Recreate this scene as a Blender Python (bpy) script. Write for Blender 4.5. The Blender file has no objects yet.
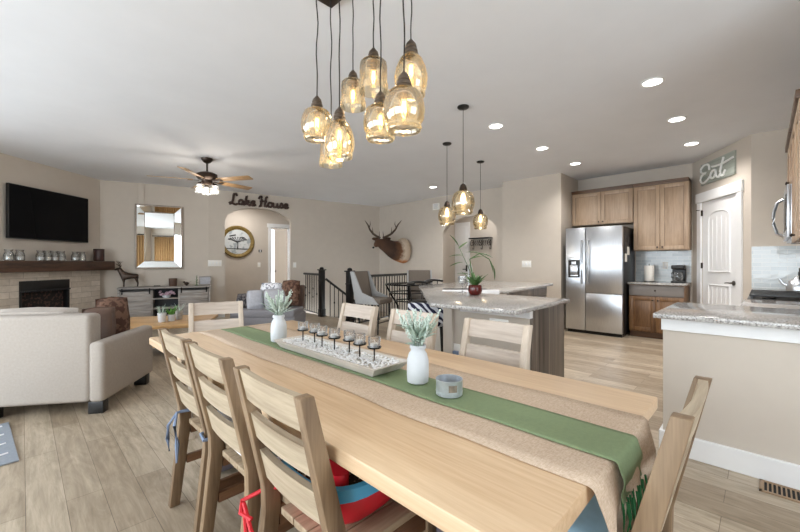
import bpy, bmesh, math, random
from mathutils import Vector, Matrix
random.seed(7)
PI = math.pi
SC = bpy.context.scene
COL = SC.collection
R = math.radians
CEIL = 2.9

# ------------------------------------------------------------------ materials
MATS = {}
def lin(c):
    return tuple(((v/255.0)/12.92 if v/255.0 <= 0.04045 else (((v/255.0)+0.055)/1.055)**2.4) for v in c) + (1.0,)
def new_mat(name):
    m = bpy.data.materials.new(name); m.use_nodes = True
    nt = m.node_tree; b = nt.nodes['Principled BSDF']
    MATS[name] = m
    return m, nt, b
def N(nt, t, **kw):
    n = nt.nodes.new(t)
    for k, v in kw.items(): setattr(n, k, v)
    return n
def ramp(nt, fac, stops):
    r = N(nt, 'ShaderNodeValToRGB')
    el = r.color_ramp.elements
    while len(el) < len(stops): el.new(0.5)
    for e, (p, c) in zip(el, stops): e.position = p; e.color = c
    nt.links.new(fac, r.inputs[0]); return r.outputs[0]
def coords(nt, scale=(1, 1, 1), rot=(0, 0, 0)):
    tc = N(nt, 'ShaderNodeTexCoord'); mp = N(nt, 'ShaderNodeMapping')
    mp.inputs['Scale'].default_value = scale; mp.inputs['Rotation'].default_value = rot
    nt.links.new(tc.outputs['Object'], mp.inputs[0]); return mp.outputs[0]
def noise(nt, vec, scale, detail=3, rough=.6, dist=0):
    n = N(nt, 'ShaderNodeTexNoise'); n.inputs['Scale'].default_value = scale
    n.inputs['Detail'].default_value = detail; n.inputs['Roughness'].default_value = rough
    n.inputs['Distortion'].default_value = dist
    nt.links.new(vec, n.inputs['Vector']); return n.outputs[0]
def bump(nt, b, h, strength=.2, dist=.01):
    n = N(nt, 'ShaderNodeBump'); n.inputs['Strength'].default_value = strength; n.inputs['Distance'].default_value = dist
    nt.links.new(h, n.inputs['Height']); nt.links.new(n.outputs[0], b.inputs['Normal'])
def plain(name, c, rough=.5, metal=0, spec=.5, var=0.0, vs=6, bmp=0, bs=200):
    m, nt, b = new_mat(name)
    col = lin(c); b.inputs['Roughness'].default_value = rough; b.inputs['Metallic'].default_value = metal
    b.inputs['Specular IOR Level'].default_value = spec
    vec = coords(nt)
    v = max(var, .02)
    lo = tuple(x*(1-v) for x in col[:3])+(1,); hi = tuple(min(1, x*(1+v)) for x in col[:3])+(1,)
    nt.links.new(ramp(nt, noise(nt, vec, vs), [(.3, lo), (.7, hi)]), b.inputs['Base Color'])
    if bmp: bump(nt, b, noise(nt, vec, bs, 2), bmp, .003)
    return m
def wood(name, dark, light, axis, rough=.5, fine=40, coarse=5, stretch=.06, bmp=.1, spots=0):
    m, nt, b = new_mat(name)
    s = [1, 1, 1]; s['xyz'.index(axis)] = stretch
    vec = coords(nt, tuple(s))
    oi = N(nt, 'ShaderNodeObjectInfo')
    add = N(nt, 'ShaderNodeVectorMath', operation='ADD'); nt.links.new(vec, add.inputs[0])
    mul = N(nt, 'ShaderNodeMath', operation='MULTIPLY'); mul.inputs[1].default_value = 13
    nt.links.new(oi.outputs['Random'], mul.inputs[0]); nt.links.new(mul.outputs[0], add.inputs[1])
    v = add.outputs[0]
    n1 = noise(nt, v, coarse, 4, .65, .6); n2 = noise(nt, v, fine, 3, .7)
    mx = N(nt, 'ShaderNodeMath', operation='MULTIPLY_ADD'); mx.inputs[1].default_value = .45
    nt.links.new(n2, mx.inputs[0])
    sc = N(nt, 'ShaderNodeMath', operation='MULTIPLY'); sc.inputs[1].default_value = .55
    nt.links.new(n1, sc.inputs[0]); nt.links.new(sc.outputs[0], mx.inputs[2])
    c = ramp(nt, mx.outputs[0], [(.33, lin(dark)), (.62, lin(light))])
    nt.links.new(c, b.inputs['Base Color']); b.inputs['Roughness'].default_value = rough
    if bmp: bump(nt, b, n2, bmp, .002)
    return m
def glass(name, tint, gl=.12, rough=.02, edge=(.8, .8, .8), edge_amt=.5, body=.0):
    """clear thin glass: see-through with reflections and a denser tint where it is seen edge-on"""
    m, nt, b = new_mat(name); nt.nodes.remove(b)
    out = nt.nodes['Material Output']
    tr = N(nt, 'ShaderNodeBsdfTransparent'); tr.inputs[0].default_value = tint
    gs = N(nt, 'ShaderNodeBsdfGlossy'); gs.inputs['Roughness'].default_value = rough; gs.inputs[0].default_value = (1, 1, 1, 1)
    df = N(nt, 'ShaderNodeBsdfTranslucent'); df.inputs[0].default_value = edge + (1,)
    lw = N(nt, 'ShaderNodeLayerWeight'); lw.inputs[0].default_value = .35
    m1 = N(nt, 'ShaderNodeMixShader'); m2 = N(nt, 'ShaderNodeMixShader')
    ma = N(nt, 'ShaderNodeMath', operation='MULTIPLY_ADD'); ma.inputs[1].default_value = edge_amt; ma.inputs[2].default_value = body
    nt.links.new(lw.outputs['Facing'], ma.inputs[0])
    nt.links.new(ma.outputs[0], m1.inputs[0]); nt.links.new(tr.outputs[0], m1.inputs[1]); nt.links.new(df.outputs[0], m1.inputs[2])
    fr = N(nt, 'ShaderNodeFresnel'); fr.inputs[0].default_value = 1.45
    mf = N(nt, 'ShaderNodeMath', operation='MULTIPLY_ADD'); mf.inputs[1].default_value = .8; mf.inputs[2].default_value = gl*.1
    nt.links.new(fr.outputs[0], mf.inputs[0]); nt.links.new(mf.outputs[0], m2.inputs[0])
    nt.links.new(m1.outputs[0], m2.inputs[1]); nt.links.new(gs.outputs[0], m2.inputs[2])
    nt.links.new(m2.outputs[0], out.inputs[0])
    return m
def emit(name, c, s):
    m, nt, b = new_mat(name)
    b.inputs['Base Color'].default_value = lin(c); b.inputs['Emission Color'].default_value = lin(c)
    b.inputs['Emission Strength'].default_value = s
    return m

plain('wall_paint', (199, 189, 177), .85, var=.015, bmp=.05, bs=150)
plain('ceiling_paint', (228, 229, 232), .9, var=.01, vs=2, bmp=.08, bs=90)
plain('white_trim', (236, 236, 236), .4)
plain('white_plastic', (240, 238, 232), .35)
plain('black_metal', (22, 20, 20), .4, .6)
plain('black_paint', (18, 17, 17), .35)
plain('bronze', (62, 50, 42), .4, .75, var=.15, vs=20)
plain('dark_void', (10, 9, 9), .8)
plain('socket', (112, 100, 88), .35, .8, var=.2, vs=30)
plain('nickel', (120, 118, 114), .3, 1)
plain('steel_dark', (52, 53, 56), .4, .5)
plain('zinc', (198, 204, 210), .35, .6, var=.15, vs=30)
plain('cord', (30, 26, 24), .7)
plain('sofa_fabric', (170, 161, 152), .95, var=.05, vs=60, bmp=.25, bs=500)
plain('sofa_grey', (132, 130, 134), .95, var=.05, vs=60, bmp=.25, bs=500)
plain('brown_leather', (92, 70, 58), .45, var=.15, vs=12)
plain('grey_pillow', (176, 176, 182), .9, var=.1, vs=25)
plain('chair_grey', (116, 106, 96), .75, var=.06, vs=40)
plain('chair_side', (168, 168, 168), .8, var=.05, vs=40)
plain('sage', (122, 138, 102), .85, var=.06, vs=90, bmp=.3, bs=700)
plain('sage_dark', (30, 92, 48), .8, var=.1, vs=50)
plain('white_cloth', (232, 232, 236), .85, var=.03)
plain('pale_blue', (160, 196, 216), .85, var=.05, vs=30)
plain('blue_grey', (120, 134, 158), .8, var=.06)
plain('grey_blue_pad', (140, 158, 158), .85, var=.07, vs=30)
plain('red_plastic', (214, 34, 52), .35)
plain('red_strap', (206, 32, 44), .6)
plain('blue_plastic', (78, 168, 214), .35)
plain('leaf_sage', (158, 174, 160), .8, var=.15, vs=40)
plain('leaf_frost', (196, 208, 198), .85, var=.1, vs=40)
plain('leaf_green', (70, 104, 52), .6, var=.2, vs=30)
plain('grass_green', (96, 150, 62), .7, var=.2, vs=60)
plain('frost_jar', (206, 210, 214), .45, var=.03, vs=20, bmp=.08, bs=50)
plain('pebble', (238, 238, 238), .55, var=.06, vs=30)
plain('wax', (244, 242, 238), .5)
plain('flower_pink', (206, 176, 192), .8, var=.15, vs=40)
plain('terracotta', (84, 26, 22), .15, var=.15, vs=20)
plain('pot_white', (222, 226, 230), .4)
plain('elk_antler', (74, 58, 44), .6, var=.25, vs=25)
plain('bedroom_taupe', (128, 116, 104), .7)  # darker taupe paint of the bedroom wall
plain('paper', (238, 234, 226), .9)
plain('photo_dark', (60, 62, 66), .6, var=.6, vs=90)
plain('gold_frame', (128, 106, 58), .4, .4, var=.35, vs=18, bmp=.5, bs=40)
plain('silver_frame', (150, 138, 126), .4, .5, var=.25, vs=60, bmp=.5, bs=120)
plain('register', (150, 124, 96), .5)
plain('table_base', (98, 92, 100), .55, var=.1, vs=20)
plain('tan_curtain', (168, 132, 88), .85, var=.08, vs=8)
plain('rug', (150, 158, 168), .95, var=.06, vs=60)
plain('candle_dark', (58, 34, 30), .4, var=.2)
plain('sink_white', (244, 244, 246), .2)
plain('sign_letter', (240, 240, 238), .6)
plain('sign_brown', (66, 48, 40), .7, var=.2, vs=40)
plain('drawer_grey', (132, 126, 122), .5, var=.06)
plain('ext_ground', (170, 170, 160), .9)

wood('table_wood', (186, 152, 116), (214, 186, 152), 'y', .42, 60, 5, .05, .04)
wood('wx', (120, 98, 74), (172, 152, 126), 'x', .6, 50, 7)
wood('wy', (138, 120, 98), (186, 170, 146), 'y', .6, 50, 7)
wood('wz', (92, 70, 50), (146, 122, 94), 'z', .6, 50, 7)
wood('far_lit_y', (168, 152, 138), (206, 194, 182), 'y', .6, 50, 7)  # same wood as the near chairs, light painted in as a paler tone
wood('far_lit_z', (168, 152, 134), (204, 190, 174), 'z', .6, 50, 7)
wood('stretcher_wood', (84, 56, 36), (120, 84, 56), 'x', .5, 50, 7)
wood('mantel_wood', (26, 16, 13), (92, 66, 50), 'x', .6, 30, 4, .12, .4)
wood('console_wood', (112, 104, 98), (176, 170, 164), 'x', .6, 35, 4, .08, .2)
wood('coffee_wood', (146, 104, 62), (204, 164, 112), 'x', .35, 40, 4, .08, .05)
wood('cab_wood', (150, 124, 100), (190, 164, 138), 'z', .4, 40, 3, .08, .03)
wood('cab_wood_low', (84, 56, 36), (146, 110, 74), 'z', .35, 40, 3, .1, .03)
wood('cab_edge', (72, 50, 36), (112, 84, 62), 'y', .4, 40, 4)
wood('island_wood', (34, 25, 22), (128, 116, 104), 'z', .4, 60, 16, .02, .05)
wood('tray_wood', (176, 170, 162), (214, 208, 200), 'y', .65, 40, 5)
wood('fan_blade', (126, 96, 62), (178, 144, 104), 'x', .45, 40, 5)
wood('sign_board', (126, 132, 124), (168, 172, 162), 'x', .7, 40, 5)
glass('clear_glass', (.97, .98, .98, 1), .3, .02, (.75, .8, .82), .25)
glass('amber_glass', (.97, .93, .84, 1), .5, .02, (.78, .68, .48), .32, .05)
glass('frosted_cup', (.96, .97, .98, 1), .2, .1, (.85, .88, .9), .35, .08)
emit('filament', (255, 206, 120), 9)
emit('bulb_glow', (255, 226, 176), 3)
emit('down_lens', (255, 252, 244), 6)
emit('fan_glow', (255, 226, 176), 1.3)

def mk_floor():
    m, nt, b = new_mat('floor_plank')
    tc = N(nt, 'ShaderNodeTexCoord'); sp = N(nt, 'ShaderNodeSeparateXYZ'); nt.links.new(tc.outputs['Object'], sp.inputs[0])
    ad = N(nt, 'ShaderNodeMath', operation='ADD'); ad.inputs[1].default_value = -.0125 + .149*40
    nt.links.new(sp.outputs[0], ad.inputs[0])
    ay = N(nt, 'ShaderNodeMath', operation='ADD'); ay.inputs[1].default_value = 30.35; nt.links.new(sp.outputs[1], ay.inputs[0])
    cb = N(nt, 'ShaderNodeCombineXYZ'); nt.links.new(ay.outputs[0], cb.inputs[0]); nt.links.new(ad.outputs[0], cb.inputs[1])
    br = N(nt, 'ShaderNodeTexBrick'); nt.links.new(cb.outputs[0], br.inputs['Vector'])
    br.offset = .38; br.offset_frequency = 2; br.squash = 1
    br.inputs['Scale'].default_value = 1; br.inputs['Brick Width'].default_value = 1.22; br.inputs['Row Height'].default_value = .149
    br.inputs['Mortar Size'].default_value = .0016; br.inputs['Mortar Smooth'].default_value = .3; br.inputs['Bias'].default_value = 0
    br.inputs['Color1'].default_value = lin((158, 142, 122)); br.inputs['Color2'].default_value = lin((192, 178, 158))
    br.inputs['Mortar'].default_value = lin((112, 98, 82))
    v = coords(nt, (1, .07, 1))
    n1 = noise(nt, v, 30, 4, .7, .8); v2 = coords(nt, (1, .2, 1)); n2 = noise(nt, v2, 9, 4, .7, 2.5)
    g = ramp(nt, n1, [(.3, (.74, .72, .69, 1)), (.7, (1.08, 1.08, 1.08, 1))])
    g2 = ramp(nt, n2, [(.34, (.76, .74, .71, 1)), (.6, (1.05, 1.05, 1.05, 1))])
    x1 = N(nt, 'ShaderNodeMixRGB', blend_type='MULTIPLY'); x1.inputs[0].default_value = 1
    x2 = N(nt, 'ShaderNodeMixRGB', blend_type='MULTIPLY'); x2.inputs[0].default_value = 1
    nt.links.new(br.outputs[0], x1.inputs[1]); nt.links.new(g, x1.inputs[2])
    nt.links.new(x1.outputs[0], x2.inputs[1]); nt.links.new(g2, x2.inputs[2])
    nt.links.new(x2.outputs[0], b.inputs['Base Color'])
    b.inputs['Roughness'].default_value = .36; b.inputs['Specular IOR Level'].default_value = .5
    bump(nt, b, br.outputs['Fac'], -.15, .002)
mk_floor()
def mk_granite():
    m, nt, b = new_mat('granite')
    v = coords(nt)
    n1 = noise(nt, v, 95, 3, .7); n2 = noise(nt, v, 9, 3, .6)
    c1 = ramp(nt, n1, [(.34, lin((92, 88, 86))), (.48, lin((168, 164, 160))), (.66, lin((206, 203, 199)))])
    c2 = ramp(nt, n2, [(.3, (.88, .88, .88, 1)), (.7, (1.04, 1.03, 1.02, 1))])
    x = N(nt, 'ShaderNodeMixRGB', blend_type='MULTIPLY'); x.inputs[0].default_value = 1
    nt.links.new(c1, x.inputs[1]); nt.links.new(c2, x.inputs[2]); nt.links.new(x.outputs[0], b.inputs['Base Color'])
    b.inputs['Roughness'].default_value = .12
mk_granite()
def mk_stone():
    m, nt, b = new_mat('stone_tile')
    v = coords(nt); sp = N(nt, 'ShaderNodeSeparateXYZ'); nt.links.new(v, sp.inputs[0])
    cb = N(nt, 'ShaderNodeCombineXYZ'); nt.links.new(sp.outputs[0], cb.inputs[0]); nt.links.new(sp.outputs[2], cb.inputs[1])
    br = N(nt, 'ShaderNodeTexBrick'); nt.links.new(cb.outputs[0], br.inputs['Vector'])
    br.inputs['Scale'].default_value = 1; br.inputs['Brick Width'].default_value = .42; br.inputs['Row Height'].default_value = .1
    br.inputs['Mortar Size'].default_value = .003
    br.inputs['Color1'].default_value = lin((222, 212, 200)); br.inputs['Color2'].default_value = lin((196, 184, 170)); br.inputs['Mortar'].default_value = lin((160, 148, 134))
    n1 = noise(nt, v, 14, 4, .7)
    x = N(nt, 'ShaderNodeMixRGB', blend_type='MULTIPLY'); x.inputs[0].default_value = 1
    nt.links.new(br.outputs[0], x.inputs[1]); nt.links.new(ramp(nt, n1, [(.3, (.85, .84, .82, 1)), (.7, (1.05, 1.05, 1.05, 1))]), x.inputs[2])
    nt.links.new(x.outputs[0], b.inputs['Base Color']); b.inputs['Roughness'].default_value = .7
    bump(nt, b, n1, .3, .01)
mk_stone()
def mk_tile():
    m, nt, b = new_mat('glass_tile')
    v = coords(nt); sp = N(nt, 'ShaderNodeSeparateXYZ'); nt.links.new(v, sp.inputs[0])
    a = N(nt, 'ShaderNodeMath', operation='ADD'); nt.links.new(sp.outputs[0], a.inputs[0]); nt.links.new(sp.outputs[1], a.inputs[1])
    cb = N(nt, 'ShaderNodeCombineXYZ'); nt.links.new(a.outputs[0], cb.inputs[0]); nt.links.new(sp.outputs[2], cb.inputs[1])
    br = N(nt, 'ShaderNodeTexBrick'); nt.links.new(cb.outputs[0], br.inputs['Vector'])
    br.inputs['Scale'].default_value = 1; br.inputs['Brick Width'].default_value = .15; br.inputs['Row Height'].default_value = .052
    br.inputs['Mortar Size'].default_value = .002
    br.inputs['Color1'].default_value = lin((206, 212, 214)); br.inputs['Color2'].default_value = lin((186, 194, 198)); br.inputs['Mortar'].default_value = lin((222, 222, 220))
    nt.links.new(br.outputs[0], b.inputs['Base Color']); b.inputs['Roughness'].default_value = .08
    ma = N(nt, 'ShaderNodeMath', operation='MULTIPLY_ADD'); ma.inputs[1].default_value = -1
    nt.links.new(br.outputs['Fac'], ma.inputs[0]); nt.links.new(noise(nt, v, 12, 2), ma.inputs[2])
    bump(nt, b, ma.outputs[0], .35, .006)
mk_tile()
def mk_steel():
    m, nt, b = new_mat('stainless')
    v = coords(nt, (30, 30, .6)); n1 = noise(nt, v, 10, 2)
    nt.links.new(ramp(nt, n1, [(.3, lin((204, 208, 214))), (.7, lin((220, 223, 228)))]), b.inputs['Base Color'])
    b.inputs['Metallic'].default_value = 1; b.inputs['Roughness'].default_value = .3
    try: b.inputs['Anisotropic'].default_value = .4
    except Exception: pass
mk_steel()
def mk_mirror():
    m, nt, b = new_mat('mirror_glass')
    v = coords(nt); nt.links.new(ramp(nt, noise(nt, v, 2), [(.3, lin((232, 234, 232))), (.7, lin((238, 240, 238)))]), b.inputs['Base Color'])
    b.inputs['Metallic'].default_value = 1; b.inputs['Roughness'].default_value = .015
mk_mirror()
def mk_screen():
    m, nt, b = new_mat('tv_screen')
    b.inputs['Base Color'].default_value = (.004, .004, .005, 1); b.inputs['Roughness'].default_value = .22
    b.inputs['Specular IOR Level'].default_value = .1
mk_screen()
def mk_burlap():
    m, nt, b = new_mat('burlap')
    v = coords(nt, (1, .25, .25)); v2 = coords(nt, (.25, 1, 1))
    mu = N(nt, 'ShaderNodeMath', operation='MULTIPLY_ADD'); mu.inputs[1].default_value = .5
    h = N(nt, 'ShaderNodeMath', operation='MULTIPLY'); h.inputs[1].default_value = .5
    nt.links.new(noise(nt, v2, 300, 2), h.inputs[0])
    nt.links.new(noise(nt, v, 300, 2), mu.inputs[0]); nt.links.new(h.outputs[0], mu.inputs[2])
    nt.links.new(ramp(nt, mu.outputs[0], [(.35, lin((178, 154, 132))), (.65, lin((206, 186, 164)))]), b.inputs['Base Color'])
    b.inputs['Roughness'].default_value = .95; bump(nt, b, mu.outputs[0], .3, .002)
mk_burlap()
def mk_elk():
    m, nt, b = new_mat('elk_fur')
    v = coords(nt); sp = N(nt, 'ShaderNodeSeparateXYZ'); nt.links.new(v, sp.inputs[0])
    n1 = noise(nt, v, 9, 4, .7)
    a = N(nt, 'ShaderNodeMath', operation='MULTIPLY_ADD'); a.inputs[1].default_value = .22
    nt.links.new(n1, a.inputs[0]); nt.links.new(sp.outputs[0], a.inputs[2])   # local +x runs from the wall to the nose
    c = ramp(nt, a.outputs[0], [(.10, lin((176, 152, 128))), (.37, lin((196, 180, 160))), (.47, lin((100, 66, 42))), (.60, lin((54, 36, 25))), (.86, lin((84, 58, 42)))])
    # orange-tan lower chest
    z = N(nt, 'ShaderNodeMath', operation='MULTIPLY_ADD'); z.inputs[1].default_value = .12; nt.links.new(n1, z.inputs[0]); nt.links.new(sp.outputs[2], z.inputs[2])
    zf = ramp(nt, z.outputs[0], [(0.0, (0, 0, 0, 1)), (.02, (0, 0, 0, 1))])
    mr = N(nt, 'ShaderNodeMapRange'); mr.inputs['From Min'].default_value = -.27; mr.inputs['From Max'].default_value = -.20
    nt.links.new(z.outputs[0], mr.inputs[0])
    mx = N(nt, 'ShaderNodeMixRGB'); nt.links.new(mr.outputs[0], mx.inputs[0]); mx.inputs[1].default_value = lin((186, 116, 62)); nt.links.new(c, mx.inputs[2])
    nt.links.new(mx.outputs[0], b.inputs['Base Color']); b.inputs['Roughness'].default_value = .9
    bump(nt, b, noise(nt, v, 80, 3), .5, .01)
mk_elk()
def mk_pattern(name, c1, c2, scale, thr=.5, wav=True):
    m, nt, b = new_mat(name); v = coords(nt)
    if wav:
        w = N(nt, 'ShaderNodeTexWave'); w.bands_direction = 'DIAGONAL'; w.inputs['Scale'].default_value = scale; w.inputs['Distortion'].default_value = 4
        w.inputs['Detail'].default_value = 1; nt.links.new(v, w.inputs[0]); f = w.outputs['Fac']
    else: f = noise(nt, v, scale, 2)
    nt.links.new(ramp(nt, f, [(thr-.04, lin(c1)), (thr+.04, lin(c2))]), b.inputs['Base Color']); b.inputs['Roughness'].default_value = .9
mk_pattern('navy_pattern', (34, 38, 66), (222, 224, 232), 9)
mk_pattern('pillow_dark', (44, 42, 46), (98, 92, 92), 30, .5, False)
mk_pattern('pillow_print', (228, 228, 232), (120, 122, 134), 26, .56, False)
mk_pattern('booster_fabric', (48, 40, 36), (196, 170, 150), 60, .6, False)
mk_pattern('brown_damask', (72, 46, 34), (110, 82, 66), 18, .5, False)
mk_pattern('firebrick', (26, 20, 18), (70, 48, 42), 22, .55, False)
mk_pattern('art_sky', (196, 200, 200), (150, 158, 160), 5, .58, False)

# ------------------------------------------------------------------ mesh helpers
def BM(): return bmesh.new()
def box(bm, c, s, rz=0, bev=0, M=None, seg=2):
    t = Matrix.Translation(c) @ Matrix.Rotation(rz, 4, 'Z') @ Matrix.Diagonal((s[0], s[1], s[2], 1))
    if M is not None: t = M @ t
    r = bmesh.ops.create_cube(bm, size=1, matrix=t)
    if bev > 0:
        es = list({e for v in r['verts'] for e in v.link_edges})
        bmesh.ops.bevel(bm, geom=es, offset=bev, segments=seg, affect='EDGES', profile=.5)
def b2(bm, x0, x1, y0, y1, z0, z1, bev=0, M=None):
    box(bm, ((x0+x1)/2, (y0+y1)/2, (z0+z1)/2), (abs(x1-x0), abs(y1-y0), abs(z1-z0)), 0, bev, M)
def lathe(bm, prof, c=(0, 0, 0), seg=20, M=None, cap=True):
    rings = []
    for r, z in prof:
        ring = []
        for k in range(seg):
            a = 2*PI*k/seg
            p = Vector((c[0]+r*math.cos(a), c[1]+r*math.sin(a), c[2]+z))
            if M is not None: p = M @ p
            ring.append(bm.verts.new(p))
        rings.append(ring)
    for A_, B_ in zip(rings, rings[1:]):
        for k in range(seg):
            bm.faces.new((A_[k], A_[(k+1) % seg], B_[(k+1) % seg], B_[k]))
    if cap:
        if prof[0][0] > 1e-4: bm.faces.new(list(reversed(rings[0])))
        if prof[-1][0] > 1e-4: bm.faces.new(rings[-1])
def tube(bm, pts, r, seg=8, closed=False, M=None):
    P = [Vector(p) for p in pts]
    if M is not None: P = [M @ p for p in P]
    n = len(P); rings = []
    rr = r if isinstance(r, (list, tuple)) else [r]*n
    up = None
    for i in range(n):
        if closed: t = P[(i+1) % n]-P[i-1]
        elif i == 0: t = P[1]-P[0]
        elif i == n-1: t = P[-1]-P[-2]
        else: t = P[i+1]-P[i-1]
        t.normalize()
        if up is None:
            up = Vector((0, 0, 1)) if abs(t.z) < .9 else Vector((1, 0, 0))
        a = t.cross(up)
        if a.length < 1e-5: a = t.orthogonal()
        a.normalize(); b_ = t.cross(a).normalized(); up = -b_ if False else up
        up = b_.cross(t) if False else up
        if abs(t.dot(up)) > .98: up = b_
        rings.append([bm.verts.new(P[i]+(a*math.cos(2*PI*k/seg)+b_*math.sin(2*PI*k/seg))*rr[i]) for k in range(seg)])
    m = n if closed else n-1
    for i in range(m):
        A_, B_ = rings[i], rings[(i+1) % n]
        for k in range(seg): bm.faces.new((A_[k], A_[(k+1) % seg], B_[(k+1) % seg], B_[k]))
    if not closed:
        bm.faces.new(list(reversed(rings[0]))); bm.faces.new(rings[-1])
def prism(bm, poly, z0, z1, M=None, bev=0):
    """extrude a 2-D outline (x, y) from z0 to z1"""
    vs = []
    for x, y in poly:
        p = Vector((x, y, z0)); vs.append(bm.verts.new(M @ p if M is not None else p))
    f = bm.faces.new(vs)
    g = bmesh.ops.extrude_face_region(bm, geom=[f])
    nv = [v for v in g['geom'] if isinstance(v, bmesh.types.BMVert)]
    d = Vector((0, 0, z1-z0)); d = (M.to_3x3() @ d) if M is not None else d
    bmesh.ops.translate(bm, vec=d, verts=nv)
    if bev:
        es = list({e for v in vs+nv for e in v.link_edges})
        bmesh.ops.bevel(bm, geom=es, offset=bev, segments=2, affect='EDGES', profile=.5)
def blob(bm, c, s, M=None, sub=3, p=1.0):
    r = bmesh.ops.create_icosphere(bm, subdivisions=sub, radius=1)
    for v in r['verts']:
        q = v.co.copy()
        if p != 1: q = Vector([math.copysign(abs(t)**p, t) for t in q])
        q = Vector((q.x*s[0], q.y*s[1], q.z*s[2])) + Vector(c)
        v.co = M @ q if M is not None else q
def cushion(bm, s, M=None, puff=.35, n=10):
    """a stuffed square cushion: s = (width, depth, thickness), thin at its seams"""
    grid = {}
    for side in (1, -1):
        for i in range(n+1):
            for j in range(n+1):
                u, v = 2*i/n-1, 2*j/n-1
                if side == -1 and (i in (0, n) or j in (0, n)): continue
                h = ((1-u*u)*(1-v*v))**puff
                k = 1-.06*(abs(u)*abs(v))
                co = Vector((u*s[0]/2*(1-.05*(1-v*v)*0)*k, v*s[1]/2*k, side*h*s[2]/2))
                grid[(side, i, j)] = bm.verts.new(M @ co if M is not None else co)
    def g(sd, i, j): return grid.get((sd, i, j)) or grid[(1, i, j)]
    for i in range(n):
        for j in range(n):
            bm.faces.new((g(1, i, j), g(1, i+1, j), g(1, i+1, j+1), g(1, i, j+1)))
            bm.faces.new((g(-1, i, j+1), g(-1, i+1, j+1), g(-1, i+1, j), g(-1, i, j)))
def obj(name, bm, mat, parent=None, smooth=True, loc=None, rz=0, angle=40):
    bmesh.ops.recalc_face_normals(bm, faces=bm.faces)
    me = bpy.data.meshes.new(name); bm.to_mesh(me); bm.free()
    me.materials.append(MATS[mat])
    o = bpy.data.objects.new(name, me); COL.objects.link(o)
    if smooth:
        me.polygons.foreach_set('use_smooth', [True]*len(me.polygons))
        me.set_sharp_from_angle(angle=R(angle))
    if parent: o.parent = parent
    if loc is not None: o.location = loc
    o.rotation_euler.z = rz
    return o
def tag(o, label, cat, group=None, kind=None):
    o['label'] = label; o['category'] = cat
    if group: o['group'] = group
    if kind: o['kind'] = kind
    return o
def thing(name, label, cat, loc=(0, 0, 0), rz=0, group=None):
    o = bpy.data.objects.new(name, None); COL.objects.link(o)
    o.location = loc; o.rotation_euler = (0, 0, rz); o.empty_display_size = .05
    return tag(o, label, cat, group)
def struct(name, bm, mat, parent=None, smooth=False, **k):
    o = obj(name, bm, mat, parent, smooth, **k)
    if parent is None: o['kind'] = 'structure'
    return o
def dup(root, loc, rz, label, group=None):
    r = root.copy(); COL.objects.link(r); r.location = loc; r.rotation_euler = (0, 0, rz)
    r['label'] = label
    if group: r['group'] = group
    for ch in list(root.children):
        c = ch.copy(); COL.objects.link(c); c.parent = r
        for g in ch.children:
            d = g.copy(); COL.objects.link(d); d.parent = c
    return r
def frame(p0, dv, off=0):
    """matrix of a wall: local x along the wall, local y into the wall (away from the room), z up"""
    n = Vector((dv[1], -dv[0], 0))
    M = Matrix.Identity(4)
    M.col[0][:3] = (dv[0], dv[1], 0); M.col[1][:3] = tuple(-n); M.col[2][:3] = (0, 0, 1)
    M.translation = Vector((p0[0], p0[1], 0)) + n*off
    return M
def wframe(p0, p1, off=0):
    d = Vector((p1[0]-p0[0], p1[1]-p0[1])); L = d.length; d /= L
    return frame(p0, d, off), L
def wall_sz(name, p0, p1, poly, thick=.12, mat='wall_paint', zoff=0):
    """a wall whose outline is given in (along, height)"""
    M, L = wframe(p0, p1)
    S = M @ Matrix.Rotation(PI/2, 4, 'X')   # local (x, y, z) -> (along, height, out of the wall)
    bm = BM(); prism(bm, poly, 0, -thick, S)
    return struct(name, bm, mat)
def rect(s0, s1, z0, z1): return [(s0, z0), (s1, z0), (s1, z1), (s0, z1)]
def arch(L, jl, jr, spring, apex, top, base=0, n=20):
    cx, a = (jl+jr)/2, (jr-jl)/2
    p = [(0, base), (jl, base), (jl, spring)]
    for k in range(1, n):
        t = PI - PI*k/n
        p.append((cx+a*math.cos(t), spring+(apex-spring)*math.sin(t)))
    return p + [(jr, spring), (jr, base), (L, base), (L, top), (0, top)]

# ------------------------------------------------------------------ the room shell
A = (-.218, 8.215); B = (1.093, 9.48); C1 = (2.938, 8.887); D = (5.066, 8.47); E = (7.397, 8.108); G = (7.384, 6.366)
dTV = ((B[0]-A[0])/1.822, (B[1]-A[1])/1.822)
A0 = (A[0]-dTV[0]*3.9, A[1]-dTV[1]*3.9)            # the fireplace wall runs on to the left
XL, YR = A0[0], -1.9
# floor in pieces round the open stairwell
bm = BM()
SX, SY = 4.98, 5.95
b2(bm, XL-.2, SX, YR-.2, 11.4, -.12, 0)
b2(bm, SX, 7.9, YR-.2, SY, -.12, 0)
b2(bm, 7.9, 10.2, YR-.2, 6.9, -.12, 0)
b2(bm, SX, 7.6, 8.5, 11.4, -.12, 0)
struct('floor', bm, 'floor_plank')
bm = BM(); b2(bm, XL-.2, 10.3, YR-.2, 11.6, CEIL, CEIL+.12); struct('ceiling', bm, 'ceiling_paint')

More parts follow.
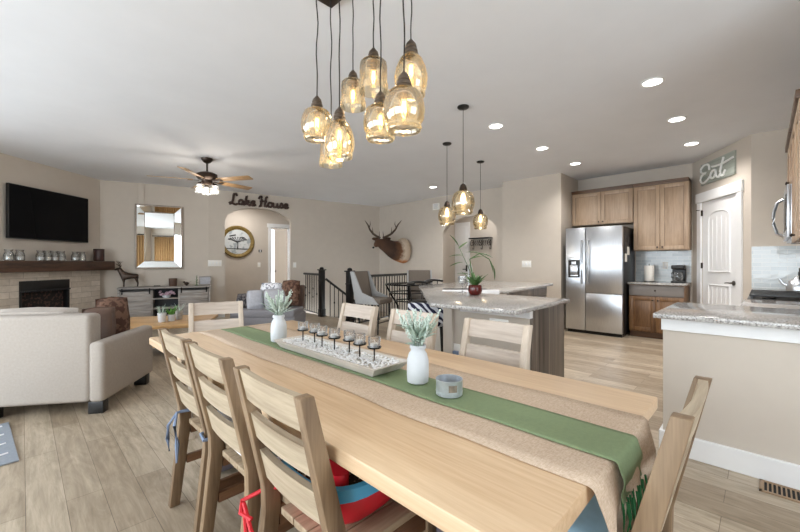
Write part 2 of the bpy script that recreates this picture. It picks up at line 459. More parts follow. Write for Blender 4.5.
def ext(p, q, k):  # point k metres beyond q on the line p-q
    v = Vector((q[0]-p[0], q[1]-p[1])); v.normalize(); return (q[0]+v.x*k, q[1]+v.y*k)
L_ = (Vector(B)-Vector(A0)).length
MW, _ = wframe(A0, B); WL = (.35, 2.05, .35, 2.45)
bm = BM(); b2(bm, -.1, WL[0], 0, .12, 0, CEIL, 0, MW); b2(bm, WL[0], WL[1], 0, .12, 0, WL[2], 0, MW); b2(bm, WL[0], WL[1], 0, .12, WL[3], CEIL, 0, MW); b2(bm, WL[1], L_+.05, 0, .12, 0, CEIL, 0, MW)
struct('wall_left', bm, 'wall_paint')
bm = BM()
for a_, b_, c_, d_ in ((WL[0], WL[0]+.06, WL[2], WL[3]), (WL[1]-.06, WL[1], WL[2], WL[3]), (WL[0], WL[1], WL[2], WL[2]+.06), (WL[0], WL[1], WL[3]-.06, WL[3]), (1.17, 1.23, WL[2], WL[3])): b2(bm, a_, b_, .03, .09, c_, d_, 0, MW)
struct('window_5', bm, 'white_trim')  # unseen window added beside the fireplace to light the back walls
wall_sz('wall_back_left', B, C1, rect(-.05, 1.94, 0, CEIL))
La = (Vector(D)-Vector(C1)).length
wall_sz('wall_back', C1, D, arch(La, .325, 1.857, 2.2, 2.56, CEIL))
Le = (Vector(E)-Vector(D)).length
wall_sz('wall_back_stairs', D, E, rect(0, Le+.1, -2.6, CEIL))
Lg = (Vector(G)-Vector(E)).length
wall_sz('wall_back_right', E, G, rect(0, Lg, -2.6, CEIL))
Px0, Px1 = (7.33, 6.366), (7.33, 3.83)
wall_sz('wall_arch_right', Px0, Px1, arch(2.536, .669, 2.166, 1.95, 2.33, CEIL))
H0, H1 = (6.90, 3.83), (6.95, 2.67)
bm = BM(); prism(bm, [(6.90, 3.83), (6.95, 2.67), (7.95, 2.67), (7.95, 3.83)], 0, CEIL); struct('wall_kitchen_stub', bm, 'wall_paint')
bm = BM(); b2(bm, 7.82, 7.95, .7, 2.7, 0, CEIL); struct('wall_kitchen_back', bm, 'wall_paint')
P0, P1 = (7.82, .852), (6.6, .12)
LP = (Vector(P1)-Vector(P0)).length
DL, DR, DT = .29, 1.16, 2.2                      # pantry door opening
bm = BM(); MP, _ = wframe(P0, P1)
b2(bm, 0, DL, 0, .12, 0, CEIL, 0, MP); b2(bm, DR, LP, 0, .12, 0, CEIL, 0, MP); b2(bm, DL, DR, 0, .12, DT, CEIL, 0, MP)
struct('wall_pantry', bm, 'wall_paint')
bm = BM(); b2(bm, 6.6, 6.72, -.62, .12, 0, CEIL); struct('wall_side', bm, 'wall_paint')
YK = -.49
bm = BM(); b2(bm, 3.0, 6.72, YK-.12, YK, 0, CEIL); struct('wall_right', bm, 'wall_paint')
bm = BM(); b2(bm, 3.0, 3.12, YR, YK-.12, 0, CEIL); struct('wall_nook', bm, 'wall_paint')
# window walls behind the camera
def holes_wall(name, axis, c, lo, hi, holes, th=.14):
    bm = BM(); holes = sorted(holes); cur = lo
    def put(a, b_, z0, z1):
        if axis == 'x': b2(bm, c-th, c, a, b_, z0, z1)
        else: b2(bm, a, b_, c-th, c, z0, z1)
    for a, b_, z0, z1 in holes:
        put(cur, a, 0, CEIL); put(a, b_, 0, z0) if z0 > 0 else None; put(a, b_, z1, CEIL); cur = b_
    put(cur, hi, 0, CEIL); return struct(name, bm, 'wall_paint')
HW = [(-1.3, 1.5, .35, 2.45), (1.9, A0[1]-.45, .35, 2.45)]
HR = [(-2.5, -.1, .03, 2.4), (.5, 2.3, .9, 2.3)]
holes_wall('wall_window_left', 'x', XL, YR-.14, A0[1]+.1, HW)
holes_wall('wall_window_right', 'y', YR, XL, 3.12, HR)
k = 0
for axis, c, hs in (('x', XL, HW), ('y', YR, HR)):
    for a, b_, z0, z1 in hs:
        k += 1; bm = BM(); t = .06
        def bar(p, q, u, v):
            if axis == 'x': b2(bm, c-.1, c-.03, p, q, u, v)
            else: b2(bm, p, q, c-.1, c-.03, u, v)
        bar(a, a+t, z0, z1); bar(b_-t, b_, z0, z1); bar(a, b_, z0, z0+t); bar(a, b_, z1-t, z1); m_ = (a+b_)/2; bar(m_-t/2, m_+t/2, z0, z1)
        struct('window_%d' % k, bm, 'white_trim')
t = thing('window_curtain', 'long tan pleated curtains, seen only in the wall mirror', 'curtain', (-1.1, YR+.08, 0))
for x0, x1 in ((-1.75, -.02), (.02, 1.75)):
    bm = BM(); n_ = 140; row = []
    for i in range(n_+1):
        x = x0+(x1-x0)*i/n_; y = .03*math.sin(i*.75)
        row.append((bm.verts.new((x, y, .03)), bm.verts.new((x, y, 2.50))))
    for a_, b_ in zip(row, row[1:]): bm.faces.new((a_[0], b_[0], b_[1], a_[1]))
    o = obj('panel', bm, 'tan_curtain', t, angle=80); md = o.modifiers.new('thickness', 'SOLIDIFY'); md.thickness = .004
bm = BM(); tube(bm, [(-1.85, 0, 2.54), (1.85, 0, 2.54)], .018, 8); obj('rod', bm, 'black_metal', t)
# hallway behind the left arch
dA = (Vector(D)-Vector(C1)).normalized(); nA = Vector((dA.y, -dA.x))
MA, _ = wframe(C1, D)
bm = BM(); b2(bm, -1.2, 1.80, 1.6, 1.72, 0, CEIL, 0, MA); b2(bm, 2.32, 3.2, 1.6, 1.72, 0, CEIL, 0, MA); b2(bm, 1.80, 2.32, 1.6, 1.72, 2.26, CEIL, 0, MA)
struct('wall_hall_back', bm, 'wall_paint')
bm = BM(); b2(bm, -1.3, -1.2, .12, 1.72, 0, CEIL, 0, MA); struct('wall_hall_left', bm, 'wall_paint')
bm = BM(); b2(bm, 3.1, 3.2, .12, 1.6, 0, CEIL, 0, MA); struct('wall_hall_right', bm, 'wall_paint')
bm = BM(); b2(bm, 1.72, 1.80, 1.57, 1.74, 0, 2.26, .004, MA); b2(bm, 2.32, 2.40, 1.57, 1.74, 0, 2.26, .004, MA); b2(bm, 1.69, 2.43, 1.56, 1.74, 2.26, 2.37, .004, MA)
struct('trim_1', bm, 'white_trim')
bm = BM(); MD = MA @ Matrix.Translation((1.81, 1.66, 0)) @ Matrix.Rotation(R(62), 4, 'Z'); b2(bm, 0, .5, 0, .04, 0.01, 2.24, .004, MD)
d1 = struct('door_1', bm, 'white_trim')
bm = BM(); lathe(bm, [(0, -.03), (.025, -.03), (.028, -.01), (.012, 0), (.012, .03)], seg=12, M=MD @ Matrix.Translation((.44, -.03, 1.0)) @ Matrix.Rotation(-PI/2, 4, 'X')); obj('door_knob', bm, 'bronze', d1)
bm = BM(); b2(bm, 1.5, 3.0, 2.7, 2.8, 0, CEIL, 0, MA); struct('wall_bedroom', bm, 'bedroom_taupe')
# hallway behind the right arch
bm = BM(); b2(bm, 8.9, 9.0, 3.4, 7.2, 0, CEIL); struct('wall_entry_back', bm, 'wall_paint')
bm = BM(); b2(bm, 7.45, 9.0, 3.9, 4.0, 0, CEIL); struct('wall_entry_right', bm, 'wall_paint')
bm = BM(); b2(bm, 7.45, 9.0, 6.44, 6.54, 0, CEIL); struct('wall_entry_left', bm, 'wall_paint')
bm = BM(); b2(bm, 8.84, 8.9, 5.95, 6.43, 0, 2.40); d2 = struct('door_2', bm, 'white_trim')
bm = BM()
for z0, z1 in ((.15, 1.0), (1.12, 1.55), (1.67, 2.28)): b2(bm, 8.825, 8.84, 6.04, 6.36, z0, z1, .004)
obj('door_panel', bm, 'white_trim', d2, False)
bm = BM(); b2(bm, 8.8, 8.84, 6.0, 6.03, 1.0, 1.18, .005); b2(bm, 8.77, 8.80, 6.0, 6.12, 1.05, 1.075, .004); obj('door_handle', bm, 'black_metal', d2)
# stairs going down along the back wall
bm = BM()
for i in range(9): b2(bm, 4.98+.27*i, 7.42, 7.22, 8.15, -.19*(i+1)-.19, -.19*(i+1))
struct('floor_stairs', bm, 'floor_plank')
bm = BM(); b2(bm, SX, 7.5, SY-.02, SY+.02, -2.6, -.0); b2(bm, SX-.02, SX+.02, SY, 7.22, -2.6, 0); b2(bm, SX, 7.5, SY, 8.2, -2.7, -2.6)
struct('wall_stairwell', bm, 'white_trim')
# half wall of the peninsula
bm = BM(); b2(bm, 2.985, 3.12, YK+.001, .48, 0, .886); hw = struct('wall_peninsula', bm, 'wall_paint')
bm = BM(); b2(bm, 2.962, 3.13, YK+.002, .487, .80, .884, .003); struct('trim_2', bm, 'white_trim')
bm = BM(); b2(bm, 2.962, 2.985, YK+.002, .485, 0, .135, .004); b2(bm, 2.962, 3.12, .48, .5, 0, .135, .004); struct('baseboard_peninsula', bm, 'white_trim')
# baseboards
def basebd(name, p0, p1, s0=None, s1=None, pieces=None):
    M, L = wframe(p0, p1); bm = BM()
    for a, b_ in (pieces or [(0, L)]): b2(bm, a, b_, -.018, 0, 0, .13, .003, M)
    struct(name, bm, 'white_trim')
basebd('baseboard_back_left', B, C1); basebd('baseboard_back', C1, D, pieces=[(0, .325), (1.857, La)])
basebd('baseboard_arch_right', Px0, Px1, pieces=[(0, .669), (2.166, 2.5)])
basebd('baseboard_kitchen', H0, H1)

# ------------------------------------------------------------------ pantry door
bm = BM(); b2(bm, DL-.11, DL, -.025, .0, 0, DT, .004, MP); b2(bm, DR, DR+.11, -.025, 0, 0, DT, .004, MP)
b2(bm, DL-.13, DR+.13, -.035, 0, DT, DT+.15, .006, MP); struct('trim_3', bm, 'white_trim')
bm = BM(); b2(bm, DL+.006, DR-.006, .005, .045, .01, DT-.006, .002, MP); d3 = struct('door_3', bm, 'white_trim')
def door_panel(bm, s0, s1, z0, z1, arched):
    S = MP @ Matrix.Rotation(PI/2, 4, 'X')
    def out(k):
        a0, a1 = s0+k, s1-k; p = [(a0, z0+k), (a1, z0+k)]
        if arched:
            cx, w = (a0+a1)/2, (a1-a0)/2; h = .11
            for i in range(13):
                t = PI*i/12; p.append((cx+w*math.cos(t), z1-k-h+h*math.sin(t)))
        else: p += [(a1, z1-k), (a0, z1-k)]
        return p
    o, i_ = out(0), out(.022)
    n = len(o); vo = [bm.verts.new(S @ Vector((x, y, -.0045))) for x, y in o]; vm = [bm.verts.new(S @ Vector((x, y, .010))) for x, y in out(.011)]
    vi = [bm.verts.new(S @ Vector((x, y, -.0045))) for x, y in i_]
    for a, b_ in ((vo, vm), (vm, vi)):
        for j in range(n): bm.faces.new((a[j], a[(j+1) % n], b_[(j+1) % n], b_[j]))
bm = BM(); door_panel(bm, .46, 1.0, 1.1, 2.03, True); door_panel(bm, .46, 1.0, .16, .92, False); obj('door_panel', bm, 'white_trim', d3, True, angle=25)
bm = BM()
for i in range(4):
    s = .56+.11*i; b2(bm, s-.006, s+.006, -.001, .006, 1.14, 1.9+.06*(1-abs(i-1.5)/1.5), .002, MP); b2(bm, s-.006, s+.006, -.001, .006, .2, .88, .002, MP)
obj('door_bead', bm, 'white_trim', d3)
bm = BM(); Mk = MP @ Matrix.Translation((DR-.085, .0, .96)) @ Matrix.Rotation(PI/2, 4, 'X')
lathe(bm, [(.034, 0), (.034, .008), (.014, .012), (.012, .05), (.0, .05)], seg=16, M=Mk)
tube(bm, [(DR-.085, -.045, .96), (DR-.14, -.05, .962), (DR-.2, -.045, .955)], [.011, .009, .008], 8, M=MP); obj('door_handle', bm, 'nickel', d3)
bm = BM()
for z in (.35, 1.2, 2.03): b2(bm, DL-.008, DL+.012, -.02, .006, z-.045, z+.045, .003, MP)
tube(bm, [(DL, -.01, 2.08), (DL-.07, -.05, 2.085)], .006, 6, M=MP); obj('door_hinge', bm, 'bronze', d3)

# ------------------------------------------------------------------ dining table
TX0, TX1, TY0, TY1, TZ = .58, 1.615, .275, 2.86, .755
t = thing('dining_table', 'long pale oak dining table with thick top set with runners and candles', 'table', (1.1, 1.57, 0))
bm = BM(); b2(bm, TX0-1.1, TX1-1.1, TY0-1.57, TY1-1.57, TZ-.045, TZ, .005); obj('tabletop', bm, 'table_wood', t)
for sy in (-.87, .75):
    bm = BM(); b2(bm, -.06, .06, sy-.13, sy+.13, .10, .70, .006); b2(bm, -.17, -.11, sy-.05, sy+.05, .10, .70, .004); b2(bm, .11, .17, sy-.05, sy+.05, .1, .7, .004)
    b2(bm, -.33, .33, sy-.07, sy+.07, .02, .10, .01); b2(bm, -.34, .34, sy-.06, sy+.06, .645, .708, .008); obj('pedestal', bm, 'table_base', t)
bm = BM(); b2(bm, -.03, .03, -.78, .66, .16, .26, .005); obj('stretcher', bm, 'table_base', t)
bm = BM(); b2(bm, -.30, -.27, -1.0, 1.0, .65, .708, .004); b2(bm, .27, .30, -1.0, 1.0, .65, .708, .004); obj('apron', bm, 'table_base', t)

# ------------------------------------------------------------------ dining chairs (local +x = towards the seat front, back top at x = 0)
def post(bm, y):
    prof = [(.055, 0), (.095, .46), (-.022, .91)]
    w = .036
    pts = []
    xs = [(.05, 0, .045), (.10, .42, .055), (.098, .50, .055), (.0, .91, .04)]
    f = [(x-d/2, z) for x, z, d in xs] + [(x+d/2, z) for x, z, d in reversed(xs)]
    M = Matrix.Translation((0, y-w/2, 0)) @ Matrix.Rotation(PI/2, 4, 'X') @ Matrix.Diagonal((1, 1, -1, 1))
    prism(bm, f, 0, w, M, .003)
def xback(z): return .098 + (0-.098)*(z-.5)/.41
def slat(bm, z0, z1, w=.37):
    n = 8; vs = []
    for z in (z0, z1):
        for k in range(n+1):
            y = -w/2+w*k/n; dx = -.012*(1-(2*k/n-1)**2)
            for d in (-.011, .011): vs.append((k, z, d, bm.verts.new((xback(z)+dx+d, y, z))))
    g = {(k, z, d): v for k, z, d, v in vs}
    for k in range(n):
        for d in (-.011, .011): bm.faces.new((g[k, z0, d], g[k+1, z0, d], g[k+1, z1, d], g[k, z1, d]))
        for z in (z0, z1): bm.faces.new((g[k, z, -.011], g[k+1, z, -.011], g[k+1, z, .011], g[k, z, .011]))
    for k in (0, n): bm.faces.new((g[k, z0, -.011], g[k, z1, -.011], g[k, z1, .011], g[k, z0, .011]))
def make_chair(wy, wz):
    t = thing('dining_chair', 'x', 'chair', group='wooden ladder-back chairs around the dining table')
    W = .41
    for s in (-1, 1):
        bm = BM(); post(bm, s*(W/2-.018)); obj('back_post', bm, wz, t)
        bm = BM(); b2(bm, .455, .5, s*(W/2-.022)-.022, s*(W/2-.022)+.022, 0, .425, .003); obj('leg', bm, wz, t)
        bm = BM(); b2(bm, .125, .456, s*(W/2-.022)-.011, s*(W/2-.022)+.011, .35, .42, .002); b2(bm, .105, .456, s*(W/2-.022)-.012, s*(W/2-.022)+.012, .2, .24, .002); obj('side_rail', bm, 'stretcher_wood', t)
    bm = BM(); b2(bm, .27, .30, -W/2+.03, W/2-.03, .2, .235, .002); b2(bm, .462, .488, -W/2+.04, W/2-.04, .35, .42, .002); obj('stretcher', bm, 'stretcher_wood', t)
    bm = BM()
    for k in range(5):
        y = -.2+.08*k; b2(bm, .135 if k in (0, 4) else .1, .52, y+.0015, y+.0785, .425, .45, .004)
    obj('seat', bm, wy.replace('y', 'x') if wy == 'wy' else wy, t)
    for z0, z1 in ((.81, .908), (.68, .765), (.535, .635)):
        bm = BM(); slat(bm, z0, z1); obj('back_slat', bm, wy, t)
    return t
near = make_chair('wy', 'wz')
near.location = (.495, 1.97, 0)
near['label'] = 'brown wooden chair with blue-tied white cushion, farthest of the three on the sofa side'
def put(src, x, y, rz, label): return dup(src, (x, y, 0), rz, label)
ch2 = put(near, .492, 1.515, R(0), 'brown wooden ladder-back chair with a grey-green pad, the middle one on the near long side')
ch3 = put(near, .488, 1.0, R(0), 'brown wooden ladder-back chair carrying a red child booster seat, largest in the left foreground')
ch8 = put(near, 1.185, .125, R(90), 'brown wooden chair seen edge-on at the right foreground by the peninsula wall')
far = make_chair('far_lit_y', 'far_lit_z')  # far chairs use the copy of the wood coloured as if lit
far.location = (1.87, 2.28, 0); far.rotation_euler.z = PI
far['label'] = 'wooden chair in lit tones facing us behind the candle tray, in front of a newel post'
put(far, 1.88, 1.71, PI, 'wooden chair in lit tones facing us behind the right-hand jar of foliage')
put(far, 1.88, 1.08, PI, 'wooden chair in lit tones facing us in front of the kitchen island wall with the outlet')
put(far, 1.15, 3.30, R(-90-16), 'wooden chair in lit tones at the far head of the table in front of the coffee table')

# chair pads and booster
t = thing('seat_cushion', 'white seat cushion with blue-grey ties on the farthest chair of the near side', 'cushion', (.495+.30, 1.97, .452), group='chair cushions')
bm = BM(); cushion(bm, (.36, .345, .06), Matrix.Translation((0, 0, .03)), .25); obj('pad', bm, 'white_cloth', t)
for pts, r in (([(-.19, -.175, .03), (-.24, -.19, .03), (-.24, -.225, .015), (-.19, -.23, .01), (-.155, -.22, .02), (-.17, -.18, .03)], .008),
               ([(-.19, .14, .03), (-.245, .15, .03), (-.265, .12, -.02), (-.25, .13, -.12), (-.26, .10, -.2)], [.006, .006, .008, .011, .004]),
               ([(-.19, .16, .03), (-.245, .155, .03), (-.28, .17, -.03), (-.28, .18, -.1), (-.275, .17, -.16)], [.006, .006, .008, .010, .004])):
    bm = BM(); tube(bm, pts, r, 6); obj('tie', bm, 'blue_grey', t)
t = thing('seat_cushion', 'grey-green seat pad with white piping on the middle chair of the near side', 'cushion', (.492+.30, 1.515, .452), group='chair cushions')
bm = BM(); cushion(bm, (.36, .345, .06), Matrix.Translation((0, 0, .03)), .25); obj('pad', bm, 'grey_blue_pad', t)
bm = BM(); q = []
for i in range(33):
    a = 2*PI*i/32; cx, sy = math.cos(a), math.sin(a); p = .35
    q.append((math.copysign(abs(cx)**p, cx)*.18, math.copysign(abs(sy)**p, sy)*.173, .03))
tube(bm, q[:-1], .008, 6, True); obj('piping', bm, 'white_cloth', t)
t = thing('seat_cushion', 'pale blue seat cushion under the hanging runner end on the right foreground chair', 'cushion', (1.185, .125+.30, .452), group='chair cushions')
bm = BM(); cushion(bm, (.37, .345, .07), Matrix.Translation((0, 0, .035)), .22); obj('pad', bm, 'pale_blue', t)
t = thing('booster_seat', 'red plastic child booster seat with a blue rim strapped to the foreground chair', 'booster seat', (.488+.275, 1.0, .452))
t.scale = (1.12, 1.08, .92)
def sup(n, a, b_, p=.7):
    out = []
    for i in range(n):
        th = 2*PI*i/n; c, s = math.cos(th), math.sin(th)
        out.append((math.copysign(abs(c)**p, c)*a, math.copysign(abs(s)**p, s)*b_))
    return out
def loft(bm, rings, cap0=True, cap1=True):
    vs = [[bm.verts.new(p) for p in r] for r in rings]
    for a, b_ in zip(vs, vs[1:]):
        n = len(a)
        for k in range(n): bm.faces.new((a[k], a[(k+1) % n], b_[(k+1) % n], b_[k]))
    if cap0: bm.faces.new(list(reversed(vs[0])))
    if cap1: bm.faces.new(vs[-1])
def ringz(a, b_, z): return [(x, y, z) for x, y in sup(28, a, b_)]
bm = BM(); loft(bm, [ringz(.10, .11, 0), ringz(.135, .135, .03), ringz(.15, .152, .09), ringz(.155, .158, .125)]); obj('tub', bm, 'red_plastic', t)
bm = BM(); loft(bm, [ringz(.157, .16, .118), ringz(.168, .172, .122), ringz(.172, .176, .165), ringz(.160, .164, .17), ringz(.155, .158, .13)], False, False); obj('rim', bm, 'blue_plastic', t)
bm = BM(); loft(bm, [ringz(.155, .158, .14), ringz(.14, .14, .155), ringz(.08, .08, .145)]); obj('seat_pad', bm, 'booster_fabric', t)
bm = BM(); loft(bm, [[(x*1.0+(-.10), y, z) for x, y in sup(24, .035, .13)] for z in (.15, .175, .195)] ); obj('backrest', bm, 'red_plastic', t)
for pts, r in (([(-.12, .12, .05), (-.17, .185, .03), (-.225, .218, .0), (-.24, .19, -.02), (-.225, .15, -.03)], .007),
               ([(-.225, .205, .0), (-.235, .13, -.05), (-.23, .05, -.10), (-.235, -.02, -.15)], .006),
               ([(-.225, .205, .0), (-.225, .19, -.09), (-.235, .165, -.17)], .006),
               ([(.10, -.13, .03), (.13, -.17, .012), (.14, -.22, .0)], .012)):
    bm = BM(); tube(bm, pts, r, 6); obj('strap', bm, 'red_strap', t)

# ------------------------------------------------------------------ runners, tray, vases, tin
def runner(name, label, mat, x0, x1, yfar, drop, z, th, wob, fold=0, yend=TY0, cat='table runner'):
    path = []; n = 56
    for i in range(n+1): path.append((yfar+(yend-.001-yfar)*i/n, z))
    for i in range(1, 5):
        a = PI/2*i/4; path.append((yend-.001-.013*math.sin(a), z-.013*(1-math.cos(a))))
    for i in range(1, 9): path.append((yend-.015-.004*(1-math.cos(i)), z-.013-(drop-.013)*i/8))
    m = 10; bm = BM(); g = []
    for j, (y, zz) in enumerate(path):
        row = []
        hang = max(0, z-zz)
        for i in range(m+1):
            f = i/m; w0 = x0+wob*math.sin(y*5+1)+wob*.5*math.sin(y*13); w1 = x1+wob*math.sin(y*4.3+2)+wob*.5*math.sin(y*11+1)
            c = (w0+w1)/2; k = 1-.12*min(1, hang/.15)*fold
            x = c+(w0-c)*k+((w1-c)*k-(w0-c)*k)*f
            yy = y-fold*min(1, hang/.12)*.022*(1+math.sin(f*13+1))*.5
            zb = zz+(0 if hang > 0 else .0015*(1+math.sin(x*40+y*9))*.5)
            row.append(bm.verts.new((x, yy, zb)))
        g.append(row)
    for j in range(len(g)-1):
        for i in range(m): bm.faces.new((g[j][i], g[j][i+1], g[j+1][i+1], g[j+1][i]))
    o = obj(name, bm, mat, angle=80)
    md = o.modifiers.new('thickness', 'SOLIDIFY'); md.thickness = th; md.offset = 1
    return tag(o, label, cat)
runner('burlap_runner', 'wide beige burlap runner laid along the dining table and hanging off its near end', 'burlap', .855, 1.37, TY1-.06, .21, TZ+.0012, .0016, .006, 1)
tr = thing('green_runner', 'narrow sage green fringed runner lying on the burlap runner', 'table runner', (0, 0, 0))
o = runner('cloth', '', 'sage', 1.0, 1.19, TY1-.07, .10, TZ+.0060, .0014, .004, .25, TY0-.012); o.parent = tr
for kk in ('label', 'category'): del o[kk]
bm = BM(); random.seed(3)
for i in range(26):
    x = 1.005+.18*i/25; y = TY0-.034-.012*math.sin(i*1.3); z = TZ-.09
    tube(bm, [(x, y, z), (x+random.uniform(-.008, .008), y-.004, z-.03), (x+random.uniform(-.014, .014), y-random.uniform(-.004, .012), z-.058-random.uniform(0, .02))], [.0028, .0026, .001], 4)
obj('fringe', bm, 'sage_dark', tr)
RZ = TZ+.0105      # top of the runners
t = thing('candle_tray', 'whitewashed wooden trough of white pebbles standing on the table runner', 'tray', (1.105, 1.555, RZ))
TL, TW = .86, .215
bm = BM(); h = .040
def ring4(a, b_, z): return [(-a, -b_, z), (a, -b_, z), (a, b_, z), (-a, b_, z)]
loft(bm, [ring4(TW/2-.025, TL/2-.04, 0), ring4(TW/2, TL/2, h), ring4(TW/2-.014, TL/2-.014, h), ring4(TW/2-.034, TL/2-.05, .022)], True, True); obj('trough', bm, 'tray_wood', t, angle=20)
bm = BM(); random.seed(5)
for i in range(950):
    x = random.uniform(-TW/2+.025, TW/2-.025); y = random.uniform(-TL/2+.03, TL/2-.03); s = random.uniform(.004, .008)
    blob(bm, (x, y, .028+random.uniform(0, .009)), (s, s*random.uniform(.7, 1.3), s*.7), None, 1)
peb = obj('pebbles', bm, 'pebble', t); peb['kind'] = 'stuff'
ordn = ['first', 'second', 'third', 'fourth', 'fifth', 'sixth', 'seventh']
def make_candle():
    c = thing('candle_holder', 'x', 'candle holder', group='candle holders in the pebble tray')
    bm = BM(); lathe(bm, [(.0022, .014), (.0028, .018), (.0028, .058), (.006, .06)], seg=8); obj('stake', bm, 'black_metal', c)
    bm = BM(); lathe(bm, [(.006, .058), (.024, .061), (.027, .067), (.0255, .067), (.02, .063), (0, .063)], seg=20); obj('dish', bm, 'black_metal', c)
    bm = BM(); lathe(bm, [(.019, .064), (.0215, .07), (.023, .088), (.0225, .102), (.0216, .102), (.0215, .088), (.019, .068)], seg=20, cap=False); obj('glass_cup', bm, 'frosted_cup', c)
    bm = BM(); lathe(bm, [(.016, .0642), (.0165, .078), (.008, .0785), (0, .078)], seg=16); w = obj('tealight', bm, 'wax', c)
    bm = BM(); tube(bm, [(0, 0, .077), (.0005, 0, .092)], .0013, 5); obj('wick', bm, 'wax', w)
    return c
c0 = make_candle()
for i in range(7):
    o = c0 if i == 0 else dup(c0, (0, 0, 0), 0, '')
    o.location = (1.115+.012*math.sin(i*2), 1.865-.615*i/6, RZ+.018); o.scale = (1.22, 1.22, 1.22)
    o['label'] = 'small black candle holder with a tealight cup in the pebble tray, %s from the left' % ordn[i]
def jar(name, label, loc, sc):
    v = thing(name, label, 'vase', loc)
    bm = BM(); lathe(bm, [(r*sc, z*sc) for r, z in [(.035, 0), (.042, .005), (.044, .03), (.043, .09), (.036, .115), (.028, .126), (.028, .135), (.0315, .138), (.0315, .148), (.028, .149), (.026, .13), (.033, .11), (.040, .08), (.040, .012), (0, .01)]], seg=28); obj('jar', bm, 'frost_jar', v)
    bm = BM()
    for z in (.137, .1435): lathe(bm, [(.0325*sc, (z-.0015)*sc), (.0335*sc, z*sc), (.0325*sc, (z+.0015)*sc)], seg=28, cap=False)
    obj('neck_thread', bm, 'frost_jar', v); return v
def leaf(bm, p, d, L, w, curl=.2):
    d = Vector(d).normalized(); s = d.cross(Vector((0, 0, 1)))
    if s.length < .1: s = Vector((1, 0, 0))
    s.normalize(); n = s.cross(d); pts = []
    for k in range(5):
        f = k/4; c = Vector(p)+d*L*f+n*(-curl*L*f*f); ww = w*math.sin(PI*min(.98, max(.08, f*.9+.08)))
        pts.append((c-s*ww/2, c+n*ww*.15, c+s*ww/2))
    vs = [[bm.verts.new(q) for q in r] for r in pts]
    for a, b_ in zip(vs, vs[1:]):
        for k in range(2): bm.faces.new((a[k], a[k+1], b_[k+1], b_[k]))
def bunch(name, label, loc, h, seed, big):
    random.seed(seed); f = thing(name, label, 'flowers', loc); bs = BM(); bl = BM(); bf = BM()
    for i in range(26):
        a = random.uniform(0, 2*PI); sp = random.uniform(.12, .6); L = h*random.uniform(.7, 1.05)
        base = Vector((.012*math.cos(a), .012*math.sin(a), -.06)); mid = base+Vector((math.cos(a)*sp*L*.25, math.sin(a)*sp*L*.25, L*.55))
        tip = base+Vector((math.cos(a)*sp*L*.75, math.sin(a)*sp*L*.75, L))
        base = Vector((base.x*.8, base.y*.8, base.z))
        neck = Vector((.018*math.cos(a), .018*math.sin(a), .005))
        tube(bs, [base, neck, mid+Vector((0, 0, .01)), tip], [.0016, .0016, .0014, .001], 5)
        d = (tip-mid).normalized()
        for q in range(12):
            p = mid+(tip-mid)*(q/11); s = random.uniform(.004, .0065)
            blob(bf, p+Vector((random.uniform(-.004, .004), random.uniform(-.004, .004), random.uniform(-.002, .002))), (s*.8, s*.8, s), None, 1)
    for i in range(big):
        a = random.uniform(0, 2*PI); e = random.uniform(.3, 1.2); z = random.uniform(.0, .05)
        L = random.uniform(.07, .12); p = (.016*math.cos(a), .016*math.sin(a), z+.008)
        leaf(bl, p, (math.cos(a)*math.cos(e), math.sin(a)*math.cos(e), math.sin(e)), L, random.uniform(.012, .024), random.uniform(-.1, .35))
    obj('stem', bs, 'leaf_sage', f); obj('flower_spike', bf, 'leaf_frost', f)
    o = obj('leaf', bl, 'leaf_sage', f); md = o.modifiers.new('thickness', 'SOLIDIFY'); md.thickness = .0008
V1 = (1.09, 2.10, RZ); V2 = (1.105, .985, RZ)
jar('frosted_jar', 'white frosted glass jar at the far left end of the candle tray', V1, 1.08)
jar('frosted_jar', 'white frosted glass jar beside the round tin at the right end of the candle tray', V2, 1.0)
bunch('foliage_bunch', 'bunch of pale sage foliage in the jar left of the candles', (V1[0], V1[1], RZ+.155), .2, 11, 22)
bunch('foliage_bunch', 'bunch of pale sage foliage in the jar by the round tin', (V2[0], V2[1], RZ+.143), .2, 12, 30)
t = thing('round_tin', 'low round galvanized tin with a small label on the green runner', 'tin', (1.085, .815, RZ))
bm = BM(); lathe(bm, [(.046, 0), (.048, .002), (.048, .052), (.0495, .054), (.0495, .057), (.047, .057), (.047, .012), (0, .010)], seg=32)
lathe(bm, [(.0482, .012), (.0492, .0135), (.0482, .015)], seg=32, cap=False); obj('body', bm, 'zinc', t)
bm = BM()
for side in (0,):
    g = []
    for k in range(6):
        a = R(215)+R(36)*k/5; g.append([(.0487*math.cos(a), .0487*math.sin(a), z) for z in (.02, .044)])
    vs = [[bm.verts.new(p) for p in r] for r in g]
    for a, b_ in zip(vs, vs[1:]): bm.faces.new((a[0], b_[0], b_[1], a[1]))
obj('tag', bm, 'silver_frame', t)

